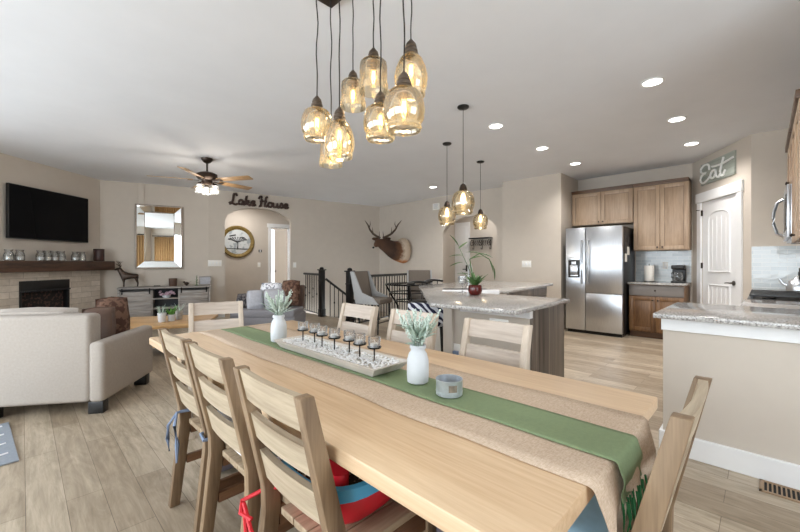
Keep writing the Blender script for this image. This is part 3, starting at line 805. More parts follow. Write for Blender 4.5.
# ------------------------------------------------------------------ chandelier over the table
ch = thing('pendant_cluster', 'cluster of eight amber glass jar pendants on a dark ceiling plate over the dining table', 'chandelier', (1.14, 1.46, CEIL))
ox, oy = 1.14, 1.46
bm = BM(); b2(bm, -.24, .25, -.52, .52, -.03, 0, .004); obj('canopy', bm, 'bronze', ch)
def shade_prof(kind):
    if kind == 'bell': return [(.024, .165), (.045, .160), (.066, .145), (.078, .115), (.082, .08), (.078, .045), (.066, .025), (.068, .018), (.070, .012), (.066, .006), (.064, 0)]
    if kind == 'drum': return [(.024, .150), (.058, .148), (.066, .140), (.068, .12), (.068, .07), (.068, .045), (.073, .034), (.073, .028), (.072, .0)]
    return [(.022, .185), (.034, .18), (.052, .16), (.068, .12), (.075, .08), (.070, .04), (.062, .02), (.065, .013), (.062, 0)]
def pendant(x, y, zb, sc, kind, glassm='amber_glass'):
    pr_ = shade_prof(kind); top = max(z for r, z in pr_)*sc+zb
    bm = BM(); lathe(bm, [(r*sc, zb+z*sc) for r, z in pr_] + [((r-.0025)*sc, zb+z*sc) for r, z in reversed(pr_)], (x, y, 0), 28, cap=False); g = obj('glass_shade', bm, glassm, ch)
    bm = BM(); lathe(bm, [(.006*sc, top+.066*sc), (.012*sc, top+.058*sc), (.022*sc, top+.046*sc), (.026*sc, top+.032*sc), (.022*sc, top+.028*sc), (.029*sc, top+.022*sc), (.031*sc, top+.012*sc), (.027*sc, top+.008*sc), (.033*sc, top+.002*sc), (.034*sc, top-.006), (.028*sc, top-.008), (.018, top-.012), (.016, top-.035), (0, top-.035)], (x, y, 0), 18); s = obj('socket_cap', bm, 'socket', ch)
    bm = BM(); lathe(bm, [(.006, top-.035), (.017, top-.05), (.020, top-.075), (.016, top-.10), (.008, top-.115), (0, top-.117)], (x, y, 0), 14); obj('bulb', bm, 'frosted_cup', g)
    bm = BM()
    for q in range(4):
        a = PI/2*q+.4; tube(bm, [(x+.006*math.cos(a), y+.006*math.sin(a), top-.05), (x+.009*math.cos(a), y+.009*math.sin(a), top-.095)], .0022, 5)
    obj('filament', bm, 'filament', g)
    z0 = -.03; n = 14; pts = []
    for i in range(n+1):
        f = i/n; zz = z0+(top+.066*sc-z0)*f; pts.append((x+.004*math.sin(f*17+x*9)*math.sin(PI*f), y+.004*math.cos(f*15+y*7)*math.sin(PI*f), zz))
    bm = BM(); tube(bm, pts, .0032, 6); obj('cord', bm, 'cord', ch)
    ld = bpy.data.lights.new('bulb_light', 'POINT'); ld.energy = .45; ld.color = (1, .78, .5); ld.shadow_soft_size = .02
    lo = bpy.data.objects.new('bulb_light', ld); COL.objects.link(lo); lo.parent = ch; lo.location = (x, y, top-.15*sc)
FW = Vector((.7137, .7005)); RT = Vector((.7005, -.7137))
def at(px, py, d):
    p = FW*d+RT*((px-400)/371*d); return p.x, p.y, 1.24+(263-py)/371*d
for px, ytop, ybot, d, kind, sc in ((317, 100, 140, 1.93, 'bell', 1.0), (339.5, 109, 158, 1.82, 'tall', 1.0), (331, 128, 166, 2.1, 'drum', .9), (353, 78, 108, 2.1, 'drum', 1.0), (373.5, 55, 92, 1.9, 'drum', 1.05), (380.5, 92, 140, 1.78, 'bell', 1.02), (404, 80, 131, 1.46, 'bell', 1.02), (411, 53, 96, 1.72, 'tall', 1.05)):
    x, y, zt = at(px, ytop, d); zb = at(px, ybot, d)[2]
    pendant(x-ox, y-oy, zb-CEIL, (zt-zb)/.17 if False else sc*.99, kind)

# island pendants
def island_pendant(x, y, zb, label):
    p = thing('glass_pendant', label, 'pendant lamp', (x, y, CEIL), group='glass pendants over the island')
    bm = BM(); lathe(bm, [(0, 0), (.062, 0), (.062, -.012), (.05, -.022), (.012, -.028), (0, -.03)], seg=20); obj('canopy', bm, 'black_paint', p)
    pr_ = shade_prof('bell'); sc = 1.5; zz = zb-CEIL; top = zz+.165*sc
    bm = BM(); lathe(bm, [(r*sc, zz+z*sc) for r, z in pr_] + [((r-.0025)*sc, zz+z*sc) for r, z in reversed(pr_)], seg=24, cap=False); g = obj('glass_shade', bm, 'amber_glass', p)
    bm = BM(); lathe(bm, [(.008, top+.08), (.03, top+.06), (.042, top+.02), (.044, top-.01), (.03, top-.015), (0, top-.02)], seg=18); obj('socket_cap', bm, 'bronze', p)
    bm = BM(); lathe(bm, [(.01, top-.015), (.026, top-.06), (.03, top-.09), (.02, top-.13), (0, top-.15)], seg=14); obj('bulb', bm, 'bulb_glow', g)
    bm = BM(); tube(bm, [(0, 0, -.025), (0, 0, top+.078)], .0035, 6); obj('cord', bm, 'cord', p)
    ld = bpy.data.lights.new('bulb_light', 'POINT'); ld.energy = .9; ld.color = (1, .8, .55); ld.shadow_soft_size = .03
    lo = bpy.data.objects.new('bulb_light', ld); COL.objects.link(lo); lo.parent = p; lo.location = (0, 0, zz-.05)
for (x, y, zb, lab) in ((3.28, 2.28, at(465, 214, 3.93)[2], 'amber glass pendant over the island on the longest-looking cord, nearest of three'), (4.13, 3.14, at(449, 224.5, 5.13)[2], 'amber glass pendant over the island, leftmost and middle in distance'), (5.25, 3.31, at(480, 229, 6.07)[2], 'amber glass pendant in front of the right archway, farthest of three')):
    island_pendant(x, y, zb, lab)

# recessed lights
dl = None
def downlight(x, y, lab):
    t = thing('recessed_light', lab, 'ceiling light', (x, y, CEIL), group='recessed ceiling lights')
    bm = BM(); lathe(bm, [(.095, 0), (.095, -.006), (.078, -.008), (.074, -.002), (.074, 0)], seg=28, cap=False); obj('trim_ring', bm, 'white_trim', t)
    bm = BM(); lathe(bm, [(.0745, -.0015), (0, -.003)], seg=28, cap=False); obj('lens', bm, 'down_lens', t)
    ld = bpy.data.lights.new('downlight_beam', 'SPOT'); ld.energy = 45; ld.spot_size = R(140); ld.spot_blend = .8; ld.shadow_soft_size = .07; ld.color = (1, .97, .94)
    lo = bpy.data.objects.new('downlight_beam', ld); COL.objects.link(lo); lo.parent = t; lo.location = (0, 0, -.02)
for x, y, lab in ((4.05, .73, 'round recessed ceiling light nearest us on the right, above the peninsula'), (5.29, .72, 'round recessed ceiling light second nearest above the pantry side'), (6.52, .72, 'round recessed ceiling light just in front of the pantry wall'),
                  (4.02, 2.32, 'round recessed ceiling light nearest the island pendants'), (5.27, 2.29, 'round recessed ceiling light in the middle of the ceiling before the fridge'), (6.47, 2.25, 'round recessed ceiling light directly in front of the fridge'), (6.29, 5.16, 'round recessed ceiling light left of the pendants near the elk head')):
    downlight(x, y, lab)
t = thing('smoke_detector', 'small white round smoke detector on the ceiling by the fan', 'smoke detector', (3.05, 8.0, CEIL))
bm = BM(); lathe(bm, [(0, 0), (.07, 0), (.072, -.02), (.05, -.035), (0, -.038)], seg=24); obj('housing', bm, 'white_plastic', t)

# ------------------------------------------------------------------ ceiling fan
fx, fy = 2.06, 6.32
t = thing('ceiling_fan', 'bronze five-blade ceiling fan with jar lights over the living room', 'fan', (fx, fy, CEIL))
bm = BM(); lathe(bm, [(0, 0), (.085, 0), (.085, -.02), (.055, -.06), (.03, -.075), (.014, -.08), (.014, -.2), (.03, -.21), (.04, -.23), (.0, -.23)], seg=24); obj('downrod', bm, 'bronze', t)
bm = BM(); lathe(bm, [(.03, -.22), (.10, -.225), (.15, -.25), (.155, -.30), (.13, -.335), (.08, -.35), (.07, -.40), (.05, -.42), (0, -.42)], seg=28); obj('motor', bm, 'bronze', t)
for k in range(5):
    a = R(13+72*k); M = Matrix.Rotation(a, 4, 'Z') @ Matrix.Translation((0, 0, -.345)) @ Matrix.Rotation(R(-12), 4, 'X')
    bm = BM(); prism(bm, [(.2, -.05), (.35, -.062), (.78, -.07), (.80, -.055), (.80, .055), (.78, .07), (.35, .062), (.2, .05)], -.004, .004, M, .002); bl = obj('blade', bm, 'fan_blade', t)
    bm = BM(); b2(bm, .11, .27, -.022, .022, -.014, -.006, .003, M); b2(bm, .22, .27, -.045, .045, -.013, -.005, .003, M); obj('blade_iron', bm, 'bronze', bl)
for k in range(3):
    a = R(75+120*k); x, y = .12*math.cos(a), .12*math.sin(a)
    bm = BM(); tube(bm, [(.04*math.cos(a), .04*math.sin(a), -.41), (.09*math.cos(a), .09*math.sin(a), -.39), (x, y, -.41)], .012, 8); lathe(bm, [(0, -.40), (.03, -.405), (.036, -.43), (0, -.43)], (x, y, 0), 16); arm = obj('light_arm', bm, 'bronze', t)
    bm = BM(); lathe(bm, [(.035, -.43), (.058, -.445), (.062, -.50), (.06, -.56), (.057, -.56), (.059, -.5), (.055, -.45)], (x, y, 0), 20, cap=False); obj('glass_shade', bm, 'frosted_cup', arm)
    bm = BM(); blob(bm, (x, y, -.49), (.03, .03, .045), None, 2); obj('bulb', bm, 'fan_glow', arm)
    ld = bpy.data.lights.new('bulb_light', 'POINT'); ld.energy = 5; ld.color = (1, .92, .82); ld.shadow_soft_size = .12
    lo = bpy.data.objects.new('bulb_light', ld); COL.objects.link(lo); lo.parent = t; lo.location = (x, y, -.6)

# ------------------------------------------------------------------ fireplace wall
MT, _ = wframe(A, B)
bm = BM(); b2(bm, -1.6, .14, -.12, -.001, 0, 1.09, 0, MT); b2(bm, 1.0, 1.675, -.12, -.001, 0, 1.09, 0, MT); b2(bm, .14, 1.0, -.12, -.001, .955, 1.09, 0, MT)
def local(o, M):   # give a mesh its own wall-aligned axes without moving it
    o.data.transform(M.inverted()); o.matrix_world = M
bm2 = bm; o = struct('wall_fireplace_surround', bm2, 'stone_tile'); local(o, MT)
t = thing('fireplace', 'black gas fireplace insert set in the pale stone surround', 'fireplace', MT @ Vector((.57, -.06, .0)), math.atan2(dTV[1], dTV[0]))
bm = BM(); b2(bm, -.43, .43, -.075, .02, .79, .955, .004); b2(bm, -.43, -.395, -.075, .02, .2, .8, .004); b2(bm, .395, .43, -.075, .02, .2, .8, .004); b2(bm, -.43, .43, -.085, .02, .10, .2, .004); obj('surround', bm, 'black_paint', t)
bm = BM(); b2(bm, -.43, .43, -.095, -.07, .775, .80, .004); obj('hood', bm, 'steel_dark', t)
bm = BM(); b2(bm, -.395, .395, .01, .03, .2, .8); obj('firebox', bm, 'firebrick', t)
bm = BM(); tube(bm, [(-.25, -.02, .3), (.25, -.015, .33)], .05, 8); tube(bm, [(-.2, -.02, .39), (.15, -.025, .41)], .04, 8); obj('log', bm, 'brown_damask', t)
bm = BM(); b2(bm, -1.35, 1.79, -.33, -.12, 1.10, 1.275, .012, MT); o = obj('mantel_shelf', bm, 'mantel_wood'); local(o, MT)
tag(o, 'thick dark stained timber mantel beam over the fireplace', 'mantel')
# television
t = thing('television', 'large black flat television mounted above the mantel', 'television', MT @ Vector((.735, 0, 2.04)), math.atan2(dTV[1], dTV[0]))
bm = BM(); b2(bm, -.2, .2, -.04, 0, -.15, .15, .004); obj('wall_mount', bm, 'black_metal', t)
bm = BM(); b2(bm, -.715, .715, -.085, -.04, -.42, .42, .006); obj('housing', bm, 'black_paint', t)
bm = BM(); b2(bm, -.703, .703, -.087, -.084, -.405, .408); obj('screen', bm, 'tv_screen', t)
# jars on the mantel
def mjar(s, lab, r=.058, h=.165):
    p = MT @ Vector((s+.06, -.25, 1.276)); t = thing('glass_jar', lab, 'jar', p, group='glass jars on the mantel')
    bm = BM(); lathe(bm, [(r*.8, 0), (r, .006), (r, h*.5), (r*.85, h*.72), (r*.7, h*.8), (r*.86, h), (r*.8, h), (r*.62, h*.8), (r*.8, h*.7), (r*.93, h*.5), (r*.93, .012), (0, .01)], seg=18); obj('jar', bm, 'jar_glass', t)
    bm = BM(); lathe(bm, [(r*.7, .012), (r*.88, .02), (r*.88, .06), (0, .062)], seg=16); obj('candle', bm, 'wax', t)
glass('jar_glass', (.93, .94, .94, 1), .5, .03, (.66, .67, .68), .4, .05)
for s, lab in ((-.19, 'clear glass jar at the far left end of the mantel'), (-.03, 'clear glass jar second from the left on the mantel'), (.29, 'clear glass jar under the television, leftmost of the middle four'), (.41, 'clear glass jar under the television, second of the middle four'), (.53, 'clear glass jar under the television, third of the middle four'), (.655, 'clear glass jar under the television, rightmost of the middle four'), (.92, 'clear glass jar left in the pair near the dark candle'), (1.06, 'clear glass jar right in the pair next to the dark candle')):
    mjar(s, lab)
t = thing('lantern_candle', 'dark brown cylinder candle holder at the right end of the mantel', 'candle holder', MT @ Vector((1.53, -.22, 1.276)))
bm = BM(); lathe(bm, [(.08, 0), (.085, .01), (.085, .225), (.08, .232), (.07, .232), (.07, .03), (0, .03)], seg=24); obj('cylinder', bm, 'candle_dark', t)
bm = BM(); lathe(bm, [(.055, .032), (.055, .16), (0, .165)], seg=18); obj('candle', bm, 'wax', t)
bm = BM(); lathe(bm, [(.0855, .0), (.089, .006), (.0855, .014)], seg=24, cap=False); obj('band', bm, 'bronze', t)
bm = BM(); lathe(bm, [(.0855, .215), (.089, .225), (.0855, .233)], seg=24, cap=False); obj('band', bm, 'bronze', t)

# ------------------------------------------------------------------ mirror, console and what stands on it
MM, _ = wframe(B, C1); rzM = math.atan2(C1[1]-B[1], C1[0]-B[0])
t = thing('wall_mirror', 'tall wall mirror in a silvery frame hanging above the grey sideboard', 'mirror', MM @ Vector((1.005, 0, 1.79)), rzM)
hw_, hh_ = .43, .675
bm = BM()
for a, b_, c_, d_ in ((-hw_, hw_, hh_-.035, hh_), (-hw_, hw_, -hh_, -hh_+.035), (-hw_, -hw_+.035, -hh_+.035, hh_-.035), (hw_-.035, hw_, -hh_+.035, hh_-.035)): b2(bm, a, b_, -.045, 0, c_, d_, .006)
obj('frame', bm, 'silver_frame', t)
def strip(bm, a, b_, c_, d_):
    bm.faces.new([bm.verts.new(p) for p in (a, b_, c_, d_)])
x0, z0, x1, z1 = hw_-.035, hh_-.035, hw_-.165, hh_-.165
bm = BM()
strip(bm, (-x0, -.042, z0), (x0, -.042, z0), (x1, -.022, z1), (-x1, -.022, z1)); strip(bm, (-x0, -.042, -z0), (x0, -.042, -z0), (x1, -.022, -z1), (-x1, -.022, -z1))
strip(bm, (-x0, -.042, -z0), (-x0, -.042, z0), (-x1, -.022, z1), (-x1, -.022, -z1)); strip(bm, (x0, -.042, -z0), (x0, -.042, z0), (x1, -.022, z1), (x1, -.022, -z1))
obj('bevel_border', bm, 'mirror_glass', t, False)
bm = BM(); b2(bm, -x1, x1, -.024, -.002, -z1, z1, .006); obj('mirror_pane', bm, 'mirror_glass', t, False)
bm = BM()
for a, b_, c_, d_ in ((-x1-.006, x1+.006, z1-.006, z1+.006), (-x1-.006, x1+.006, -z1-.006, -z1+.006), (-x1-.006, -x1+.006, -z1, z1), (x1-.006, x1+.006, -z1, z1)): b2(bm, a, b_, -.03, -.018, c_, d_, .002)
obj('inner_bead', bm, 'silver_frame', t)

CZ = .755
t = thing('console_table', 'weathered grey sideboard with two sliding barn doors under the mirror', 'sideboard', MM @ Vector((1.155, -.225, 0)), rzM)
hw_ = .815
bm = BM(); b2(bm, -hw_, hw_, -.2, .2, CZ-.035, CZ, .004); b2(bm, -hw_+.01, -hw_+.045, -.19, .19, .0, CZ-.035, .003); b2(bm, hw_-.045, hw_-.01, -.19, .19, 0, CZ-.035, .003)
b2(bm, -hw_+.04, hw_-.04, -.18, .19, .08, .115); b2(bm, -hw_+.04, hw_-.04, .17, .19, .1, CZ-.03); b2(bm, -.26, -.23, -.18, .18, .1, CZ-.03); b2(bm, .21, .24, -.18, .18, .1, CZ-.03); obj('body', bm, 'console_wood', t)
bm = BM(); b2(bm, -.23, .21, -.175, .17, .50, .52, .002); b2(bm, -.23, .21, -.175, .17, .3, .32, .002); obj('shelf', bm, 'console_wood', t)
bm = BM(); b2(bm, -.229, .209, .155, .169, .12, CZ-.04); obj('back_panel', bm, 'steel_dark', t)
for s0, s1 in ((-.76, -.25), (.24, .76)):
    bm = BM()
    for k in range(6): b2(bm, s0, s1, -.212, -.192, .10+.095*k, .192+.095*k, .003)
    dd = obj('barn_door', bm, 'console_wood', t)
    bm = BM()
    for s in (s0+.03, s1-.03): b2(bm, s-.012, s+.012, -.222, -.213, .62, .735, .002)
    obj('hanger', bm, 'black_metal', dd)
bm = BM(); b2(bm, -.78, .78, -.222, -.214, .70, .716, .002); obj('door_rail', bm, 'black_metal', t)
def onC(s, y, z=CZ+.001): return MM @ Vector((s, y, z))
# deer
def skin(name, verts, edges, radii, mat, parent, root=0, sub=2):
    me = bpy.data.meshes.new(name); me.from_pydata(verts, edges, []); me.materials.append(MATS[mat])
    o = bpy.data.objects.new(name, me); COL.objects.link(o); o.parent = parent
    md = o.modifiers.new('skin', 'SKIN'); md.use_smooth_shade = True
    for i, r in enumerate(radii):
        sv = me.skin_vertices[0].data[i]; sv.radius = r if isinstance(r, tuple) else (r, r); sv.use_root = (i == root)
    s = o.modifiers.new('sub', 'SUBSURF'); s.levels = sub; s.render_levels = sub
    return o
t = thing('deer_figurine', 'dark bronze standing stag figurine on the left end of the sideboard', 'figurine', onC(.53, -.22), rzM)
S_ = 1.0
dv = [(-.11, 0, .23), (0, 0, .225), (.10, 0, .235), (-.15, 0, .30), (-.175, 0, .36), (-.215, 0, .365), (-.26, 0, .345),      # chest 0, belly 1, rump 2, neck 3, poll 4, muzzle
      (-.115, .03, .15), (-.115, .03, .07), (-.12, .03, .006), (-.115, -.03, .15), (-.10, -.03, .07), (-.10, -.03, .006),
      (.10, .03, .15), (.125, .03, .08), (.115, .03, .006), (.10, -.03, .15), (.125, -.03, .08), (.12, -.03, .006), (.135, 0, .25), (-.165, .045, .385), (-.165, -.045, .385)]
de = [(0, 1), (1, 2), (0, 3), (3, 4), (4, 5), (5, 6), (0, 7), (7, 8), (8, 9), (0, 10), (10, 11), (11, 12), (2, 13), (13, 14), (14, 15), (2, 16), (16, 17), (17, 18), (2, 19), (4, 20), (4, 21)]
dr = [.066, .056, .06, .045, .034, .026, .016, .027, .012, .012, .022, .012, .012, .026, .012, .012, .026, .012, .012, .012, .01, .01]
skin('body', dv, de, dr, 'bronze', t)
bm = BM()
for s in (-1, 1):
    tube(bm, [(-.175, .02*s, .38), (-.16, .06*s, .43), (-.18, .085*s, .48), (-.22, .09*s, .53)], [.008, .007, .006, .003], 6)
    tube(bm, [(-.165, .05*s, .42), (-.21, .06*s, .45), (-.235, .06*s, .475)], [.006, .005, .002], 6); tube(bm, [(-.18, .085*s, .48), (-.14, .1*s, .52)], [.005, .002], 6)
obj('antler', bm, 'bronze', t)
t = thing('votive_cup', 'brown glass votive cup in the middle of the sideboard top', 'candle holder', onC(1.26, -.2))
bm = BM(); lathe(bm, [(.07, 0), (.075, .01), (.08, .16), (.076, .16), (.07, .02), (0, .02)], seg=20); obj('cup', bm, 'brown_leather', t)
bm = BM(); lathe(bm, [(.06, .021), (.06, .1), (0, .105)], seg=16); obj('candle', bm, 'wax', t)
t = thing('bird_figurine', 'little dark bird figurine on the sideboard beside the votive cup', 'figurine', onC(1.51, -.2), rzM)
bm = BM(); blob(bm, (0, 0, .045), (.05, .03, .032), None, 2); blob(bm, (-.045, 0, .075), (.022, .02, .02), None, 2); leaf(bm, (.03, 0, .06), (1, 0, .5), .08, .03, 0); lathe(bm, [(.02, 0), (.02, .012), (0, .02)], seg=10); obj('body', bm, 'bronze', t)
bm = BM(); lathe(bm, [(.006, 0), (0, .02)], seg=8, M=Matrix.Translation((-.062, 0, .075)) @ Matrix.Rotation(-PI/2, 4, 'Y')); obj('beak', bm, 'black_paint', t)
t = thing('twig_tree', 'small dark twig tree ornament left of the framed print on the sideboard', 'ornament', onC(1.70, -.2))
bm = BM(); tube(bm, [(0, 0, .01), (0, 0, .22)], [.008, .003], 6); lathe(bm, [(.03, 0), (.03, .015), (0, .018)], seg=12)
for k in range(12):
    a = k*2.4; z = .05+.013*k; r = .045*(1-k/15); tube(bm, [(0, 0, z), (r*math.cos(a), r*math.sin(a), z+.025)], [.004, .002], 5)
obj('trunk', bm, 'leaf_green', t)
t = thing('picture_frame', 'small pale framed print leaning on the right end of the sideboard', 'picture frame', onC(1.86, -.17), rzM)
Mf = Matrix.Rotation(R(-8), 4, 'X')
bm = BM()
for a, b_, c_, d_ in ((-.12, .12, .17, .195), (-.12, .12, 0.002, .025), (-.12, -.095, .025, .17), (.095, .12, .025, .17)): b2(bm, a, b_, -.01, .01, c_, d_, .003, Mf)
obj('frame', bm, 'console_wood', t)
bm = BM(); b2(bm, -.096, .096, -.004, .004, .024, .171, 0, Mf); obj('print', bm, 'grey_pillow', t)
t = thing('remote_control', 'small black remote lying on the sideboard left of the votive cup', 'remote', onC(.98, -.22), rzM)
bm = BM(); b2(bm, -.06, .06, -.02, .02, 0, .018, .005); obj('case', bm, 'black_paint', t)
bm = BM()
for k in range(5): b2(bm, -.05+.02*k, -.04+.02*k, -.008, .008, .018, .021, .001)
obj('button', bm, 'steel_dark', t)
t = thing('flower_pot', 'pink flowers in a low dish on the upper shelf of the sideboard', 'flowers', onC(1.15, -.3, .522), rzM)
bm = BM(); lathe(bm, [(.05, 0), (.07, .02), (.08, .05), (.07, .05), (0, .03)], seg=16); obj('dish', bm, 'pot_white', t)
bm = BM(); random.seed(9)
for k in range(26): blob(bm, (random.uniform(-.14, .14), random.uniform(-.04, .04), random.uniform(.06, .14)), (.028, .026, .022), None, 1)
obj('bloom', bm, 'flower_pink', t)

# wall plates
def plate(M, s, z, w, h, lab, n=1, mat='white_plastic', cat='switch plate', name='switch_plate'):
    t = thing(name, lab, cat, M @ Vector((s, 0, z)), math.atan2(M.col[0][1], M.col[0][0]))
    bm = BM(); b2(bm, -w/2, w/2, -.008, 0, -h/2, h/2, .003); obj('cover', bm, mat, t)
    bm = BM()
    for k in range(n):
        x = -w/2+w*(k+.5)/n; b2(bm, x-.016, x+.016, -.013, -.008, -.03, .03, .002)
    obj('rocker', bm, 'white_trim', t)
plate(MA, .12, 1.235, .28, .14, 'wide white switch plate on the wall left of the left archway', 4)
plate(MA @ Matrix.Translation((0, 1.6, 0)), 1.468, 1.19, .08, .13, 'small white switch plate inside the left hallway under the round picture')
plate(MA @ Matrix.Translation((0, 1.6, 0)), 1.50, 1.58, .09, .07, 'small dark thermostat on the hallway wall right of the round picture', 1, 'steel_dark', 'thermostat', 'thermostat')
plate(MA, 1.95, 1.19, .08, .13, 'small white switch plate on the wall right of the left archway')
MH, _ = wframe(H0, H1)
plate(MH, .51, 1.22, .19, .13, 'white triple switch plate on the beige wall left of the fridge', 3)
MPX, _ = wframe(Px0, Px1)
t = thing('door_chime', 'white square chime box high on the wall left of the right archway', 'chime', MPX @ Vector((.47, 0, 2.66)), math.atan2(MPX.col[0][1], MPX.col[0][0]))
bm = BM(); b2(bm, -.1, .1, -.045, .003, -.08, .08, .01); obj('cover', bm, 'white_plastic', t)
bm = BM(); [b2(bm, -.07, .07, -.048, -.044, -.05+.025*k, -.04+.025*k, .001) for k in range(5)]; obj('grille', bm, 'grey_pillow', t)

# round picture in the hallway
t = thing('round_picture', 'round landscape picture in a wide gold frame on the hallway wall', 'picture', MA @ Vector((.90, 1.6, 1.82)), math.atan2(dA.y, dA.x))
t.scale = (.93, .93, .93)
bm = BM(); Mr = Matrix.Rotation(PI/2, 4, 'X'); lathe(bm, [(.36, 0), (.47, 0), (.475, .02), (.45, .05), (.40, .045), (.37, .02), (.36, .02)], seg=48, M=Mr, cap=False); obj('frame', bm, 'gold_frame', t)
bm = BM(); lathe(bm, [(.37, .004), (.37, .012), (0, .012)], seg=40, M=Mr); p = obj('canvas', bm, 'art_sky', t)
bm = BM()
tube(bm, [(0, -.014, -.22), (.01, -.014, -.08), (0, -.014, .02)], [.02, .012, .008], 6)
for a_ in range(9):
    a = R(20+17*a_); tube(bm, [(0, -.014, -.02), (.16*math.cos(a), -.014, .02+.06*math.sin(a)), (.28*math.cos(a), -.014, .04+.10*math.sin(a))], [.007, .007, .018], 5)
tube(bm, [(-.3, -.014, -.2), (.3, -.014, -.21)], .012, 5); tube(bm, [(-.22, -.014, .16), (-.05, -.014, .2)], .018, 5); tube(bm, [(.1, -.014, .14), (.2, -.014, .12)], .014, 5)
obj('painted_tree', bm, 'steel_dark', p)

# "Lake House" lettering
def strokes(bm, lst, M, r, sx=1, sy=1, flat=.6):
    for st in lst:
        # smooth with Catmull-Rom
        P = [Vector((x*sx, 0, y*sy)) for x, y in st]; out = []
        for i in range(len(P)-1):
            p0, p1, p2, p3 = P[max(0, i-1)], P[i], P[i+1], P[min(len(P)-1, i+2)]
            for k in range(4):
                u = k/4; out.append(.5*((2*p1)+(p2-p0)*u+(2*p0-5*p1+4*p2-p3)*u*u+(3*p1-p0-3*p2+p3)*u**3))
        out.append(P[-1]); tube(bm, out, r, 7, M=M)
GL = {
 'L': ([[(.50, .78), (.44, .98), (.30, .96), (.26, .7), (.22, .35), (.12, .08), (0, .04), (.06, .16), (.22, .08), (.40, .0), (.56, .10)]], .56),
 'a': ([[(.34, .40), (.20, .46), (.06, .30), (.10, .06), (.24, .06), (.34, .24), (.36, .44), (.34, .12), (.42, .04), (.52, .14)]], .46),
 'k': ([[(.0, .12), (.10, .5), (.16, .9), (.10, .5), (.06, .02)], [(.10, .22), (.24, .42), (.32, .38), (.22, .24), (.10, .22), (.26, .10), (.36, .02), (.46, .12)]], .42),
 'e': ([[(.0, .14), (.18, .22), (.30, .36), (.22, .46), (.08, .34), (.08, .10), (.20, .02), (.38, .14)]], .36),
 'H': ([[(.0, .72), (.10, .94), (.22, .92), (.20, .5), (.14, .04), (.02, .04)], [(.66, .98), (.54, .86), (.48, .4), (.46, .06), (.58, .06), (.68, .16)], [(.10, .46), (.36, .52), (.60, .52)]], .64),
 'o': ([[(.22, .46), (.08, .36), (.06, .12), (.20, .02), (.34, .14), (.34, .36), (.22, .46), (.34, .40), (.46, .40)]], .40),
 'u': ([[(.04, .44), (.06, .12), (.16, .02), (.30, .14), (.36, .44), (.34, .12), (.42, .02), (.52, .14)]], .48),
 's': ([[(.0, .10), (.12, .28), (.18, .48), (.28, .30), (.26, .08), (.10, .02), (.28, .08), (.40, .16)]], .36),
}
def word(txt):
    x = 0; out = []
    for c in txt:
        if c == ' ': x += .22; continue
        g, w = GL[c]; out += [[(x+a, b_) for a, b_ in s] for s in g]; x += w
    return out, x
st, wd = word('Lake House')
t = thing('word_sign', 'dark brown script letters reading Lake House above the left archway', 'sign', MA @ Vector((.42, 0, 2.60)), math.atan2(dA.y, dA.x))
bm = BM(); strokes(bm, st, Matrix.Translation((0, -.028, 0)), .027, 1.36/wd, .25); obj('lettering', bm, 'sign_brown', t)
bm = BM()
for k in range(7): lathe(bm, [(.007, 0), (.007, .02), (0, .02)], seg=8, M=Matrix.Translation((.10+.19*k, 0, .025)) @ Matrix.Rotation(PI/2, 4, 'X'))
obj('stud', bm, 'bronze', t)

# "Eat" sign
rzP = math.atan2(MP.col[0][1], MP.col[0][0])
SW, SH = .83, .33
t = thing('eat_sign', 'grey wooden board sign reading Eat in white script above the pantry door', 'sign', MP @ Vector((.30, 0, 2.46)), rzP)
bm = BM(); 
for k in range(3): b2(bm, 0, SW, -.025, 0, SH/3*k+.001, SH/3*(k+1)-.001, .003)
obj('board', bm, 'sign_board', t)
EAT = [[(.30, .60), (.295, .78), (.24, .89), (.117, .91), (.02, .757), (.07, .576), (.19, .52), (.09, .50), (.03, .40), (0.01, .255), (.093, .085), (.24, .17), (.324, .31)],
       [(.483, .49), (.40, .50), (.337, .32), (.385, .158), (.47, .24), (.50, .47), (.507, .23), (.568, .117), (.62, .2)],
       [(.73, .90), (.69, .70), (.645, .45), (.63, .26), (.66, .14), (.72, .14), (.776, .32)], [(.385, .70), (.52, .66), (.678, .64), (.82, .67), (.99, .72)]]
bm = BM(); strokes(bm, EAT, Matrix.Translation((0, -.03, 0)), .0155, SW, SH); obj('lettering', bm, 'sign_letter', t)

# ------------------------------------------------------------------ elk head
t = thing('elk_mount', 'mounted elk shoulder head with long antlers on the wall above the stairs', 'animal mount', (7.385, 7.03, 1.60), PI)
